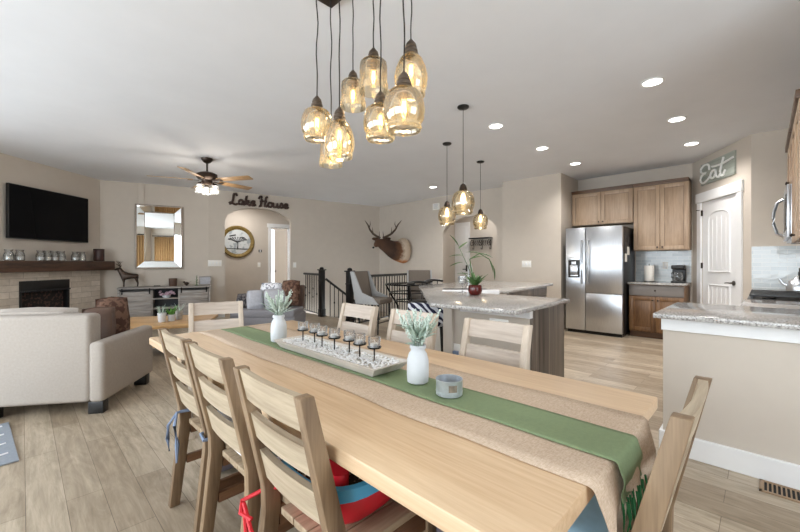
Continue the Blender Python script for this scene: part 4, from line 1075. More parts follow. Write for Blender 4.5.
# local +x leaves the wall, local +y is towards -Y of the room
ev = [(0.02, 0, -.02), (.14, 0, -.02), (.28, -.02, -.04), (.42, -.10, .0), (.55, -.20, .12), (.66, -.30, .22), (.76, -.31, .17), (.87, -.30, .07), (.66, -.30, .29)]
ee = [(0, 1), (1, 2), (2, 3), (3, 4), (4, 5), (5, 6), (6, 7), (5, 8)]
er = [(.33, .40), (.32, .38), (.27, .32), (.215, .26), (.165, .19), (.12, .13), (.09, .10), (.06, .06), (.07, .07)]
skin('head', ev, ee, er, 'elk_fur', t)
ax = Vector((-.7, .71, 0)); up_ = Vector((0, 0, 1)); fo = Vector((.71, .70, 0)); pc = Vector((.64, -.29, .30))
def q(a, u, f=0): return pc + ax*a + up_*u + fo*f
for s_, spread in ((-1, .82), (1, 1.0)):
    bm = BM()
    def w_(a, u, f=0): return q(s_*a*spread, u, f)
    tube(bm, [w_(.04, 0), w_(.16, .06), w_(.28, .13), w_(.38, .24), w_(.44, .36), w_(.54, .48)], [.034, .031, .028, .024, .018, .006], 8)
    tube(bm, [w_(.05, .02), w_(.06, .05, .12), w_(.05, .17, .2)], [.018, .012, .004], 7)
    tube(bm, [w_(.24, .11), w_(.27, .16, .1), w_(.28, .28, .14)], [.016, .011, .004], 7)
    tube(bm, [w_(.40, .28), w_(.36, .38, .03), w_(.37, .46, .03)], [.014, .010, .003], 7)
    obj('antler', bm, 'elk_antler', t)
    bm = BM(); e0 = q(s_*.07, -.03)
    M = Matrix.Translation(e0) @ Matrix.Rotation(math.atan2(ax.y*s_, ax.x*s_), 4, 'Z') @ Matrix.Rotation(R(-8), 4, 'Y')
    blob(bm, (.09, 0, 0), (.10, .02, .045), M, 2); obj('ear', bm, 'elk_fur', t)
    bm = BM(); blob(bm, Vector((.735, -.29, .235))+ax*s_*.085, (.016, .016, .016), None, 2); obj('eye', bm, 'black_paint', t)
bm = BM(); blob(bm, (.925, -.29, .045), (.03, .035, .028), None, 2); obj('nose', bm, 'black_paint', t)

# ------------------------------------------------------------------ fridge, cabinets, counter
FX, FY0, FY1, FZ = 6.92, 1.665, 2.575, 1.865
t = thing('refrigerator', 'tall stainless steel refrigerator with ice dispenser between beige wall and cabinets', 'refrigerator', (FX, (FY0+FY1)/2, 0))
w = (FY1-FY0)/2
bm = BM(); b2(bm, .075, .85, -w+.005, w-.005, .05, FZ-.01, .006); obj('body', bm, 'steel_dark', t)
bm = BM(); b2(bm, .06, .2, -w+.02, w-.02, 0, .06); obj('kick_plate', bm, 'black_paint', t)
ys = .12   # split between the doors (left door is towards +y)
bm = BM(); b2(bm, 0, .07, ys+.003, w, .06, FZ, .008); ld_ = obj('left_door', bm, 'stainless', t)
bm = BM(); b2(bm, 0, .07, -w, ys-.003, .72, FZ, .008); rd_ = obj('right_door', bm, 'stainless', t)
bm = BM(); b2(bm, 0, .07, -w, ys-.003, .06, .714, .008); obj('lower_door', bm, 'stainless', t)
for y, dpar in ((ys+.05, ld_), (ys-.05, rd_)):
    bm = BM(); tube(bm, [(.0, y, .88), (-.045, y, .90), (-.058, y, 1.1), (-.06, y, 1.25), (-.058, y, 1.4), (-.045, y, 1.62), (0, y, 1.64)], .013, 8); obj('handle', bm, 'stainless', dpar)
yd = (ys+w)/2+.02
bm = BM(); b2(bm, -.006, .002, yd-.10, yd+.10, .98, 1.34, .003); dpn = obj('dispenser', bm, 'black_paint', ld_)
bm = BM(); b2(bm, -.009, 0, yd-.1, yd+.1, 1.29, 1.345, .002); b2(bm, -.03, 0, yd-.04, yd+.04, 1.2, 1.27, .01); b2(bm, -.02, 0, yd-.07, yd+.06, 1.0, 1.03, .004); b2(bm, -.008, 0, yd-.06, yd+.07, 1.04, 1.2, .002); obj('dispenser_paddle', bm, 'stainless', t)
# notes on the side of the fridge
fs = FY0+.004
random.seed(21)
for (x, z, wd_, hh, mt, lab) in ((7.16, 1.70, .14, .10, 'photo_dark', 'dark photo stuck topmost on the side of the fridge'), (7.30, 1.62, .12, .12, 'photo_dark', 'small dark photo on the fridge side near the cabinet'), (7.14, 1.52, .10, .16, 'photo_dark', 'dark photo on the fridge side below the top one'), (7.30, 1.45, .14, .14, 'paper', 'pale paper note on the fridge side near the cabinet'), (7.15, 1.33, .13, .14, 'paper', 'pale paper note lowest on the fridge side')):
    bm = BM(); b2(bm, x-wd_/2, x+wd_/2, FY0+.0005, FY0+.0035, z-hh/2, z+hh/2); o = obj('fridge_note', bm, mt); tag(o, lab, 'note', 'notes on the fridge side')
def cab_door(bm, y0, y1, z0, z1, x, th=.02):
    b2(bm, x, x+th, y0, y0+.06, z0, z1, .003); b2(bm, x, x+th, y1-.06, y1, z0, z1, .003); b2(bm, x, x+th, y0+.06, y1-.06, z0, z0+.065, .003); b2(bm, x, x+th, y0+.06, y1-.06, z1-.065, z1, .003)
def knob(bm, x, y, z): lathe(bm, [(.005, 0), (.005, .012), (.014, .018), (.012, .027), (0, .028)], seg=12, M=Matrix.Translation((x, y, z)) @ Matrix.Rotation(-PI/2, 4, 'Y'))
def upper(name, lab, y0, y1, z0, z1):
    t = thing(name, lab, 'cabinet', (7.47, (y0+y1)/2, z0), group='upper cabinets on the fridge wall'); h = z1-z0; w = (y1-y0)/2
    bm = BM(); b2(bm, .022, .345, -w, w, 0, h, .002); obj('body', bm, 'cab_wood', t)
    for a, b_, s in ((-w+.004, -.003, -1), (.003, w-.004, 1)):
        bm = BM(); cab_door(bm, a, b_, .006, h-.03, 0); d = obj('door', bm, 'cab_wood', t)
        bm = BM(); b2(bm, .009, .018, a+.055, b_-.055, .06, h-.09, .001); obj('door_panel', bm, 'cab_wood', d)
        bm = BM(); q_ = .004
        for e in ((a+.058, a+.064, .066, h-.093), (b_-.064, b_-.058, .066, h-.093)): b2(bm, .004, .010, e[0], e[1], e[2], e[3])
        for e in ((.064, .070), (h-.099, h-.093)): b2(bm, .004, .010, a+.06, b_-.06, e[0], e[1])
        obj('glaze_line', bm, 'cab_edge', d)
        bm = BM(); knob(bm, 0, (-.035 if s < 0 else .035), .05 if True else 0); obj('knob', bm, 'bronze', d)
    bm = BM(); b2(bm, -.012, .345, -w, w, h-.028, h+.03, .004); b2(bm, -.03, .345, -w, w, h+.01, h+.03, .004); obj('crown_moulding', bm, 'cab_edge', t)
upper('wall_cabinet', 'short two-door wood cabinet above the refrigerator', 1.635, 2.66, 1.95, 2.585)
upper('wall_cabinet', 'tall two-door wood cabinet above the coffee maker counter', .86, 1.628, 1.455, 2.585)
t = thing('base_cabinet', 'brown wood base cabinet with grey drawer beside the refrigerator', 'cabinet', (7.2, 1.262, 0))
w = .375
bm = BM(); b2(bm, .022, .61, -w, w, .1, .883, .002); obj('body', bm, 'cab_wood_low', t)
bm = BM(); b2(bm, .08, .6, -w, w, 0, .1); obj('toe_kick', bm, 'cab_edge', t)
bm = BM(); b2(bm, 0, .022, -w+.004, w-.004, .70, .872, .004); d = obj('drawer', bm, 'drawer_grey', t)
bm = BM(); knob(bm, 0, 0, .79); obj('knob', bm, 'bronze', d)
for a, b_, s in ((-w+.004, -.003, -1), (.003, w-.004, 1)):
    bm = BM(); cab_door(bm, a, b_, .115, .685, 0); d = obj('door', bm, 'cab_wood_low', t)
    bm = BM(); b2(bm, .009, .018, a+.055, b_-.055, .17, .63, .001); obj('door_panel', bm, 'cab_wood_low', d)
    bm = BM(); knob(bm, 0, (-.035 if s < 0 else .035), .63); obj('knob', bm, 'bronze', d)
bm = BM(); b2(bm, 7.165, 7.815, .865, 1.648, .884, .915, .004); o = obj('countertop', bm, 'granite'); tag(o, 'short grey granite countertop beside the refrigerator', 'countertop')
bm = BM(); b2(bm, 7.80, 7.8195, .865, 1.66, .916, 1.45); o = struct('trim_4', bm, 'glass_tile')
t = thing('paper_towel_roll', 'upright white paper roll on the counter by the fridge', 'paper roll', (7.6, 1.42, .916))
bm = BM(); lathe(bm, [(.08, 0), (.08, .012), (.01, .014), (.008, .31), (0, .315)], seg=20); obj('stand', bm, 'nickel', t)
bm = BM(); lathe(bm, [(.02, .016), (.072, .016), (.074, .02), (.074, .275), (.07, .28), (.02, .28)], seg=24, cap=False); obj('roll', bm, 'paper', t)
t = thing('coffee_maker', 'small black coffee maker on the counter beside the pantry', 'coffee maker', (7.52, 1.0, .916))
bm = BM(); b2(bm, -.09, .11, -.09, .09, 0, .03, .006); b2(bm, .05, .11, -.09, .09, .03, .27, .01); b2(bm, -.09, .11, -.09, .09, .22, .29, .02); obj('housing', bm, 'black_paint', t)
bm = BM(); lathe(bm, [(.05, .032), (.065, .05), (.065, .14), (.045, .18), (0, .185)], (-.02, 0, 0), 18); cf = obj('carafe', bm, 'jar_glass', t)
bm = BM(); tube(bm, [(-.05, .05, .17), (-.09, .08, .16), (-.09, .08, .09), (-.06, .055, .08)], .008, 6); obj('handle', bm, 'black_paint', cf)
t = thing('wall_outlet', 'white outlet plate on the tiled backsplash above the coffee maker counter', 'outlet', (7.80, 1.22, 1.20))
bm = BM(); b2(bm, -.007, 0, -.04, .04, -.06, .06, .002); obj('cover', bm, 'white_plastic', t)
bm = BM(); b2(bm, -.010, -.006, -.018, .018, .008, .042, .002); b2(bm, -.010, -.006, -.018, .018, -.042, -.008, .002); obj('socket', bm, 'white_trim', t)

# ------------------------------------------------------------------ peninsula, range, microwave, right wall cabinets
bm = BM(); b2(bm, 2.86, 3.80, YK+.002, .515, .885, .917, .006); o = obj('countertop', bm, 'granite'); tag(o, 'grey granite peninsula countertop with white trim in the right foreground', 'countertop')
t = thing('base_cabinet', 'plain base cabinet of the peninsula behind the half wall', 'cabinet', (3.14, 0, 0))
bm = BM(); b2(bm, 0, .62, YK+.003, .46, .1, .883, .002); obj('body', bm, 'cab_wood_low', t); bm = BM(); b2(bm, .03, .56, YK+.003, .40, 0, .1); obj('toe_kick', bm, 'cab_edge', t)
bm = BM(); b2(bm, 3.81, 4.548, YK+.002, .13, .885, .917, .006); o = obj('countertop', bm, 'granite'); tag(o, 'grey granite counter along the right wall between peninsula and stove', 'countertop')
t = thing('base_cabinet', 'base cabinet along the right wall between peninsula and stove', 'cabinet', (3.8, 0, 0))
bm = BM(); b2(bm, .01, .74, YK+.003, .10, .1, .883, .002); obj('body', bm, 'cab_wood_low', t); bm = BM(); b2(bm, .01, .74, YK+.003, .04, 0, .1); obj('toe_kick', bm, 'cab_edge', t)
bm = BM(); b2(bm, 5.402, 6.598, YK+.002, .11, .885, .917, .006); o = obj('countertop', bm, 'granite'); tag(o, 'grey granite counter between the stove and the tiled side wall', 'countertop')
t = thing('base_cabinet', 'base cabinet between the stove and the tiled side wall', 'cabinet', (5.4, 0, 0))
bm = BM(); b2(bm, .005, 1.195, YK+.003, .08, .1, .883, .002); obj('body', bm, 'cab_wood_low', t); bm = BM(); b2(bm, .005, 1.195, YK+.003, .02, 0, .1); obj('toe_kick', bm, 'cab_edge', t)
bm = BM(); b2(bm, 6.58, 6.599, YK+.001, .115, .918, 1.45); struct('trim_5', bm, 'glass_tile')
bm = BM(); b2(bm, 3.2, 6.58, YK+.0005, YK+.02, .918, 1.40); struct('trim_6', bm, 'glass_tile')
t = thing('gas_range', 'stainless gas range with black cast-iron grates beside the peninsula', 'stove', (4.975, -.16, 0))
bm = BM(); b2(bm, -.42, .42, -.30, .27, .02, .905, .006); obj('body', bm, 'stainless', t)
bm = BM(); b2(bm, -.40, .40, -.28, .27, .905, .918, .004); obj('cooktop', bm, 'black_paint', t)
for xx in (-.27, 0, .27):
    bm = BM()
    for dx in (-.125, -.045, .045, .125): b2(bm, xx+dx-.007, xx+dx+.007, -.27, .255, .945, .962, .002)
    for yy in (-.26, -.08, .09, .245): b2(bm, xx-.128, xx+.128, yy-.007, yy+.007, .940, .958, .002)
    for dx in (-.12, .12):
        for yy in (-.255, .24): b2(bm, xx+dx-.008, xx+dx+.008, yy-.008, yy+.008, .917, .945)
    obj('grate', bm, 'black_paint', t)
bm = BM()
for xx in (-.27, .27):
    for yy in (-.15, .13): lathe(bm, [(.045, .917), (.045, .93), (.03, .935), (0, .936)], (xx, yy, 0), 16)
obj('burner', bm, 'black_metal', t)
bm = BM(); b2(bm, -.35, .35, .27, .285, .22, .74, .004); od = obj('oven_door', bm, 'stainless', t)
bm = BM(); tube(bm, [(-.3, .33, .70), (.3, .33, .70)], .012, 8); tube(bm, [(-.3, .285, .70), (-.3, .33, .70)], .009, 6); tube(bm, [(.3, .285, .70), (.3, .33, .70)], .009, 6); obj('handle', bm, 'stainless', od)
for k in range(5):
    bm = BM(); lathe(bm, [(.022, 0), (.02, .025), (0, .026)], seg=14, M=Matrix.Translation((-.28+.14*k, .27, .83)) @ Matrix.Rotation(-PI/2, 4, 'X')); obj('knob', bm, 'black_paint', t)
t = thing('microwave', 'stainless over-the-range microwave with curved handle at the right edge', 'microwave', (4.95, -.135, 1.435))
bm = BM(); b2(bm, -.40, .40, -.35, -.025, 0, .475, .004); obj('body', bm, 'stainless', t)
bm = BM(); b2(bm, -.40, .22, -.025, -.002, .02, .475, .004); dm = obj('door', bm, 'stainless', t)
bm = BM(); b2(bm, -.36, .16, -.002, .002, .09, .40, .001); obj('door_window', bm, 'screen_blue', dm) if 'screen_blue' in MATS else obj('door_window', bm, 'tv_screen', dm)
bm = BM(); b2(bm, .225, .40, -.025, -.002, .02, .475, .004); obj('control_panel', bm, 'stainless', t)
bm = BM(); tube(bm, [(.20, -.002, .06), (.205, .045, .09), (.207, .068, .18), (.207, .072, .24), (.207, .068, .30), (.205, .045, .39), (.20, -.002, .42)], .013, 8); obj('handle', bm, 'stainless', dm)
bm = BM(); b2(bm, -.3, .3, -.3, -.05, -.012, 0, .004); obj('vent_grille', bm, 'black_paint', t)
def upper_r(lab, x0, x1, z0, z1):
    t = thing('wall_cabinet', lab, 'cabinet', ((x0+x1)/2, -.165, z0), group='upper cabinets on the right wall'); h = z1-z0; w = (x1-x0)/2
    bm = BM(); b2(bm, -w, w, -.32, -.022, 0, h, .002); obj('body', bm, 'cab_wood', t)
    for a, b_, s in ((-w+.004, -.003, -1), (.003, w-.004, 1)):
        bm = BM(); b2(bm, a, a+.06, -.02, 0, .006, h-.03, .003); b2(bm, b_-.06, b_, -.02, 0, .006, h-.03, .003); b2(bm, a+.06, b_-.06, -.02, 0, .006, .07, .003); b2(bm, a+.06, b_-.06, -.02, 0, h-.1, h-.03, .003); d = obj('door', bm, 'cab_wood', t)
        bm = BM(); b2(bm, a+.055, b_-.055, -.018, -.009, .06, h-.09, .001); obj('door_panel', bm, 'cab_wood', d)
        bm = BM(); lathe(bm, [(.005, 0), (.005, .012), (.014, .018), (0, .028)], seg=12, M=Matrix.Translation((s*.035, 0, .05)) @ Matrix.Rotation(-PI/2, 4, 'X')); obj('knob', bm, 'bronze', d)
    bm = BM(); b2(bm, -w, w, -.32, .015, h-.028, h+.03, .004); obj('crown_moulding', bm, 'cab_edge', t)
upper_r('short wood cabinet above the microwave at the right edge', 4.54, 5.36, 1.925, 2.37)
upper_r('tall wood cabinet on the right wall nearer than the microwave', 3.62, 4.53, 1.40, 2.37)
t = thing('tea_kettle', 'shiny steel tea kettle with black handle beyond the stove at the right edge', 'kettle', (5.78, -.27, .918))
bm = BM(); lathe(bm, [(.08, 0), (.1, .01), (.105, .06), (.085, .13), (.045, .165), (.04, .17), (.02, .18), (0, .185)], seg=24); obj('body', bm, 'stainless', t)
bm = BM(); tube(bm, [(-.07, 0, .14), (-.08, 0, .22), (0, 0, .26), (.08, 0, .22), (.07, 0, .14)], .010, 8); obj('handle', bm, 'black_paint', t)
bm = BM(); tube(bm, [(0, .08, .07), (0, .13, .11), (0, .15, .15)], [.022, .016, .012], 10); obj('spout', bm, 'stainless', t)
t = thing('floor_register', 'tan metal floor vent at the foot of the peninsula wall', 'vent', (2.885, -.14, 0))
bm = BM(); b2(bm, -.075, .075, -.16, -.145, 0, .006, .002); b2(bm, -.075, .075, .145, .16, 0, .006, .002); b2(bm, -.075, -.055, -.16, .16, 0, .006, .002); b2(bm, .055, .075, -.16, .16, 0, .006, .002); obj('frame', bm, 'register', t)
bm = BM(); b2(bm, -.056, .056, -.146, .146, .0005, .002); obj('opening', bm, 'dark_void', t)
bm = BM()
for k in range(17): b2(bm, -.056, .056, -.142+.0178*k-.0035, -.142+.0178*k+.0035, .001, .005)
obj('louvre', bm, 'register', t)

# ------------------------------------------------------------------ island
ITOP = [(2.34, 1.2), (3.46, 1.25), (3.46, 2.62), (3.96, 2.12), (5.86, 2.37), (5.94, 3.86), (4.9, 3.66), (3.95, 3.51), (2.31, 1.93)]
IBODY = [(2.72, 1.29), (3.38, 1.29), (3.38, 2.76), (3.99, 2.17), (5.70, 2.40), (5.74, 3.50), (4.4, 3.30), (3.35, 2.38), (2.72, 2.06)]
bm = BM(); prism(bm, ITOP, .885, .917, None, .005); o = obj('countertop', bm, 'granite'); tag(o, 'large angled grey granite countertop of the kitchen island', 'countertop')
t = thing('kitchen_island', 'beige kitchen island with dark wood end panel and white trim', 'island', (2.72, 1.29, 0))
def sh(p): return [(x-2.72, y-1.29) for x, y in p]
bm = BM(); prism(bm, sh(IBODY), 0, .884); obj('body', bm, 'wall_paint', t, False)
bm = BM(); b2(bm, .03, .66, -.02, 0, .0, .884, .002)
obj('end_panel', bm, 'island_wood', t)
bm = BM(); b2(bm, -.022, .03, -.022, .62, .815, .884, .003); obj('trim_board', bm, 'white_trim', t)
bm = BM(); b2(bm, -.02, 0, -.02, .62, 0, .13, .003); obj('baseboard', bm, 'white_trim', t)
bm = BM(); b2(bm, -.03, .04, .70, .80, 0, .883, .003); obj('pilaster', bm, 'wall_paint', t)
dv_ = Vector((5.70-3.99, 2.40-2.17)).normalized()
Mi = frame((3.99, 2.17), dv_); Mi.translation -= Vector((2.72, 1.29, 0))
bm = BM(); b2(bm, .02, 1.62, -.02, 0, .08, .76, .002, Mi); b2(bm, .02, 1.62, -.02, 0, .77, .88, .002, Mi); obj('cabinet_front', bm, 'island_wood', t)
dg = Vector((3.96-3.46, 2.12-2.62)).normalized()
t = thing('farm_sink', 'white apron-front sink set across the inner corner of the island', 'sink', (3.68, 2.47, 0), math.atan2(dg.y, dg.x))
bm = BM(); b2(bm, -.33, .33, -.092, -.053, .66, .930, .008); obj('apron', bm, 'sink_white', t)
bm = BM(); b2(bm, -.28, .28, .06, .36, .9172, .9185); obj('basin', bm, 'steel_dark', t)
t = thing('sink_faucet', 'tall curved steel faucet on the island beside the red pot', 'faucet', (4.01, 2.70, .918))
bm = BM(); tube(bm, [(0, 0, 0), (0, 0, .22), (-.02, -.02, .29), (-.07, -.07, .31), (-.12, -.12, .27), (-.13, -.13, .2)], .011, 8); lathe(bm, [(.028, 0), (.028, .01), (.014, .02), (0, .02)], seg=14); obj('spout', bm, 'blue_steel' if 'blue_steel' in MATS else 'stainless', t)
bm = BM(); tube(bm, [(.02, -.02, .05), (.06, -.05, .09)], .006, 6); obj('lever', bm, 'stainless', t)
t = thing('wall_outlet', 'white outlet plate on the island front under the trim', 'outlet', (2.72, 1.54, .725))
bm = BM(); b2(bm, -.008, 0, -.085, .085, -.06, .06, .003); obj('cover', bm, 'white_plastic', t)
bm = BM()
for y in (-.04, .04):
    for z in (-.025, .025): b2(bm, -.010, -.007, y-.016, y+.016, z-.015, z+.015, .001)
obj('socket', bm, 'white_trim', t)
t = thing('wall_outlet', 'small outlet with a plug-in low on the island beside the post', 'outlet', (2.72, 1.955, .46))
bm = BM(); b2(bm, -.008, 0, -.035, .035, -.06, .06, .003); obj('cover', bm, 'white_plastic', t)
bm = BM(); b2(bm, -.04, -.008, -.025, .025, -.045, .0, .006); obj('plug', bm, 'blue_grey', t)
# orchid on the island
t = thing('orchid_pot', 'arching leafy plant in a dark red glass pot on the island', 'plant', (3.20, 2.08, .918))
bm = BM(); lathe(bm, [(.045, 0), (.06, .012), (.072, .05), (.068, .09), (.062, .10), (.058, .10), (.06, .09), (0, .085)], seg=22); obj('pot', bm, 'terracotta', t)
bs = BM(); bl = BM(); random.seed(14)
tube(bs, [(0, 0, .08), (-.02, .03, .25), (-.02, .05, .36), (.05, -.02, .42), (.12, -.09, .36), (.15, -.12, .28)], [.007, .007, .006, .006, .005, .004], 6)
tube(bs, [(0, 0, .08), (.0, .05, .22), (-.04, .12, .40), (-.06, .16, .5)], [.003, .003, .003, .002], 6)
obj('stem', bs, 'leaf_green', t)
for k in range(18):
    a = k*2.4; leaf(bl, (.01*math.cos(a), .01*math.sin(a), .09), (math.cos(a), math.sin(a), random.uniform(.8, 2.5)), random.uniform(.09, .2), .036, .25)
for p, d in (((-.02, .05, .36), (.5, -.5, .3)), ((.05, -.02, .42), (.6, -.6, -.1)), ((.05, -.02, .42), (-.5, .5, .2)), ((.12, -.09, .36), (.3, -.3, -.8)), ((.15, -.12, .29), (.2, -.2, -1)), ((-.04, .12, .40), (-.6, .7, .1)), ((-.06, .16, .5), (-.3, .3, .8)), ((-.04, .12, .33), (-.7, .7, -.1)), ((-.06, .16, .47), (.5, -.2, .5)), ((.0, .05, .2), (-.7, .7, .3))):
    leaf(bl, p, d, .14, .055, .2)
o = obj('leaf', bl, 'leaf_green', t); md = o.modifiers.new('thickness', 'SOLIDIFY'); md.thickness = .001
t = thing('glass_goblet', 'clear glass goblet on the island left of the red pot', 'glass', (3.38, 2.36, .918))
bm = BM(); lathe(bm, [(.04, 0), (.04, .004), (.006, .01), (.006, .07), (.03, .09), (.045, .12), (.045, .18), (.042, .18), (.042, .12), (0, .09)], seg=20); obj('bowl', bm, 'frosted_cup', t)
bm = BM(); lathe(bm, [(.03, .105), (.04, .13), (0, .135)], seg=16); obj('wax', bm, 'wax', t)

# stools around the island
t = thing('bar_stool', 'navy and white patterned bar stool under the angled corner of the island', 'stool', (2.84, 2.42, 0), R(-45))
bm = BM(); cushion(bm, (.40, .40, .09), Matrix.Translation((0, 0, .66)), .2); obj('seat', bm, 'navy_pattern', t)
bm = BM(); b2(bm, -.19, .19, -.215, -.175, .66, .862, .015); obj('backrest', bm, 'navy_pattern', t)
for sx in (-1, 1):
    for sy in (-1, 1):
        bm = BM(); tube(bm, [(sx*.17, sy*.17, .63), (sx*.2, sy*.2, 0)], [.018, .013], 8); obj('leg', bm, 'black_paint', t)
bm = BM()
for a, b_ in (((-1, -1), (1, -1)), ((1, -1), (1, 1)), ((1, 1), (-1, 1)), ((-1, 1), (-1, -1))): tube(bm, [(a[0]*.19, a[1]*.19, .2), (b_[0]*.19, b_[1]*.19, .2)], .01, 6)
obj('footrest', bm, 'black_paint', t)
def black_stool(x, y, rz, lab):
    t = thing('bar_stool', lab, 'stool', (x, y, 0), rz)
    bm = BM(); lathe(bm, [(0, .62), (.17, .62), (.18, .64), (.17, .67), (0, .675)], seg=24); obj('seat', bm, 'black_paint', t)
    bm = BM(); pts = [(.19*math.cos(a), .19*math.sin(a), .93+.012*math.sin(a*2)) for a in [R(-10+20*k) for k in range(11)]]; tube(bm, pts, .019, 8)
    for a in (R(20), R(90), R(160)): tube(bm, [(.15*math.cos(a), .15*math.sin(a), .65), (.19*math.cos(a), .19*math.sin(a), .93)], .009, 6)
    obj('backrest', bm, 'black_paint', t)
    for k in range(4):
        a = PI/4+PI/2*k; bm = BM(); tube(bm, [(.12*math.cos(a), .12*math.sin(a), .63), (.19*math.cos(a), .19*math.sin(a), 0)], .013, 8); obj('leg', bm, 'black_paint', t)
    bm = BM(); tube(bm, [(.165*math.cos(2*PI*k/16), .165*math.sin(2*PI*k/16), .25) for k in range(16)], .008, 6, True); obj('footrest', bm, 'black_paint', t)
black_stool(4.27, 3.77, R(8), 'black bar stool with curved back behind the left corner of the island')
black_stool(4.95, 4.0, R(10), 'black bar stool with curved back behind the island nearer the white door')

# ------------------------------------------------------------------ counter-height dinette by the stairs
t = thing('bistro_table', 'round glass-topped black iron bistro table beyond the island', 'table', (5.0, 4.68, 0))
bm = BM(); lathe(bm, [(0, .855), (.43, .855), (.435, .86), (.43, .865), (0, .865)], seg=36); obj('glass_top', bm, 'clear_glass', t)
bm = BM()
for r, z in ((.43, .848), (.30, .848), (.36, .70), (.25, .55)): tube(bm, [(r*math.cos(2*PI*k/28), r*math.sin(2*PI*k/28), z) for k in range(28)], .012, 6, True)
for k in range(8): a = PI/4*k; tube(bm, [(0, 0, .846), (.43*math.cos(a), .43*math.sin(a), .846)], .010, 6)
obj('top_frame', bm, 'black_metal', t)
for k in range(4):
    a = PI/4+PI/2*k; bm = BM(); tube(bm, [(.42*math.cos(a), .42*math.sin(a), .84), (.34*math.cos(a), .34*math.sin(a), .68), (.2*math.cos(a), .2*math.sin(a), .45), (.18*math.cos(a), .18*math.sin(a), .3), (.34*math.cos(a), .34*math.sin(a), 0)], .015, 8); obj('leg', bm, 'black_metal', t)
def dinette(x, y, rz, lab):     # local +y = the way it faces
    t = thing('upholstered_chair', lab, 'chair', (x, y, 0), rz)
    bm = BM(); b2(bm, -.23, .23, -.2, .24, .52, .62, .03); obj('seat', bm, 'chair_grey', t)
    bm = BM()
    M = Matrix.Translation((0, -.22, .55)) @ Matrix.Rotation(R(12), 4, 'X')
    b2(bm, -.23, .23, -.035, .035, 0, .55, .02, M); obj('backrest', bm, 'chair_grey', t)
    for s in (-1, 1):
        bm = BM(); S = Matrix.Translation((s*.245-.015, 0, 0)) @ Matrix(((0, 0, 1, 0), (1, 0, 0, 0), (0, 1, 0, 0), (0, 0, 0, 1)))
        prism(bm, [(.22, .52), (-.25, .52), (-.37, 1.09), (-.29, 1.09), (-.12, .72), (.10, .64)], 0, .03, S, .006); obj('wing', bm, 'chair_side', t)
    for sx in (-1, 1):
        for sy in (-1, 1): bm = BM(); tube(bm, [(sx*.19, sy*.18, .53), (sx*.21, sy*.2-.02, 0)], [.02, .014], 8); obj('leg', bm, 'black_paint', t)
    bm = BM()
    for sy in (-1, 1): tube(bm, [(-.2, sy*.19, .2), (.2, sy*.19, .2)], .01, 6)
    obj('stretcher', bm, 'black_paint', t)
dinette(4.44, 4.98, R(-163), 'brown and grey winged counter chair before the stair railing, left of the bistro table')
dinette(5.66, 4.98, R(135), 'grey winged counter chair beyond the bistro table, under the elk head')

# ------------------------------------------------------------------ stair railing
def newel(x, y, lab, h=1.15):
    t = thing('newel_post', lab, 'newel post', (x, y, 0), R(5))
    bm = BM(); b2(bm, -.055, .055, -.055, .055, 0, h-.08, .006); b2(bm, -.065, .065, -.065, .065, 0, .18, .006); b2(bm, -.064, .064, -.064, .064, h-.32, h-.30, .004); obj('post', bm, 'black_paint', t)
    bm = BM(); b2(bm, -.075, .075, -.075, .075, h-.08, h-.055, .004); lathe(bm, [(.06, h-.055), (.07, h-.035), (.05, h-.012), (0, h)], seg=4); obj('cap', bm, 'black_paint', t, False)
    bm = BM(); lathe(bm, [(.058, .83), (.0595, .835), (.058, .85)], seg=4, cap=False); obj('band', bm, 'silver_frame', t)
N1, N2 = (4.41, 5.68), (4.87, 7.32)
newel(*N1, 'square black newel post in front of the stairwell beside the winged chair')
newel(*N2, 'square black newel post at the top of the stairs by the left railing')
def railing(p, q, lab, z0=0, z1=.99, slope=0):
    v = Vector((q[0]-p[0], q[1]-p[1], 0)); L = v.length; v.normalize()
    t = thing('stair_railing', lab, 'railing', (p[0], p[1], 0), math.atan2(v.y, v.x))
    def zt(s): return z1-slope*s
    def zb(s): return z0-slope*s
    bm = BM(); tube(bm, [(0.06, 0, zt(.06)-.02), (L-.01, 0, zt(L)-.02)], .028, 8); obj('handrail', bm, 'black_paint', t)
    bm = BM(); tube(bm, [(0.06, 0, zb(.06)+.05), (L-.01, 0, zb(L)+.05)], .014, 6); obj('shoe_rail', bm, 'black_paint', t)
    n = int(L/.115)
    for k in range(1, n):
        s = .06+(L-.06)*k/n; bm = BM(); b2(bm, s-.007, s+.007, -.007, .007, zb(s)+.05, zt(s)-.03)
        if k % 2 == 0:
            for zz in ((.62, .42) if k % 4 == 0 else (.5,)): blob(bm, (s, 0, zb(s)+zz), (.02, .02, .035), None, 1)
        obj('baluster', bm, 'black_metal', t)
railing(N2, (5.055, 8.40), 'short black iron railing between the left wall and the far newel post')
railing(N1, (7.36, 6.42), 'long black iron railing running behind the winged chairs to the elk wall')
railing((N2[0]+.03, N2[1]-.03), (6.9, 7.17), 'sloping black handrail with balusters descending the stairs', 0, .93, .70)

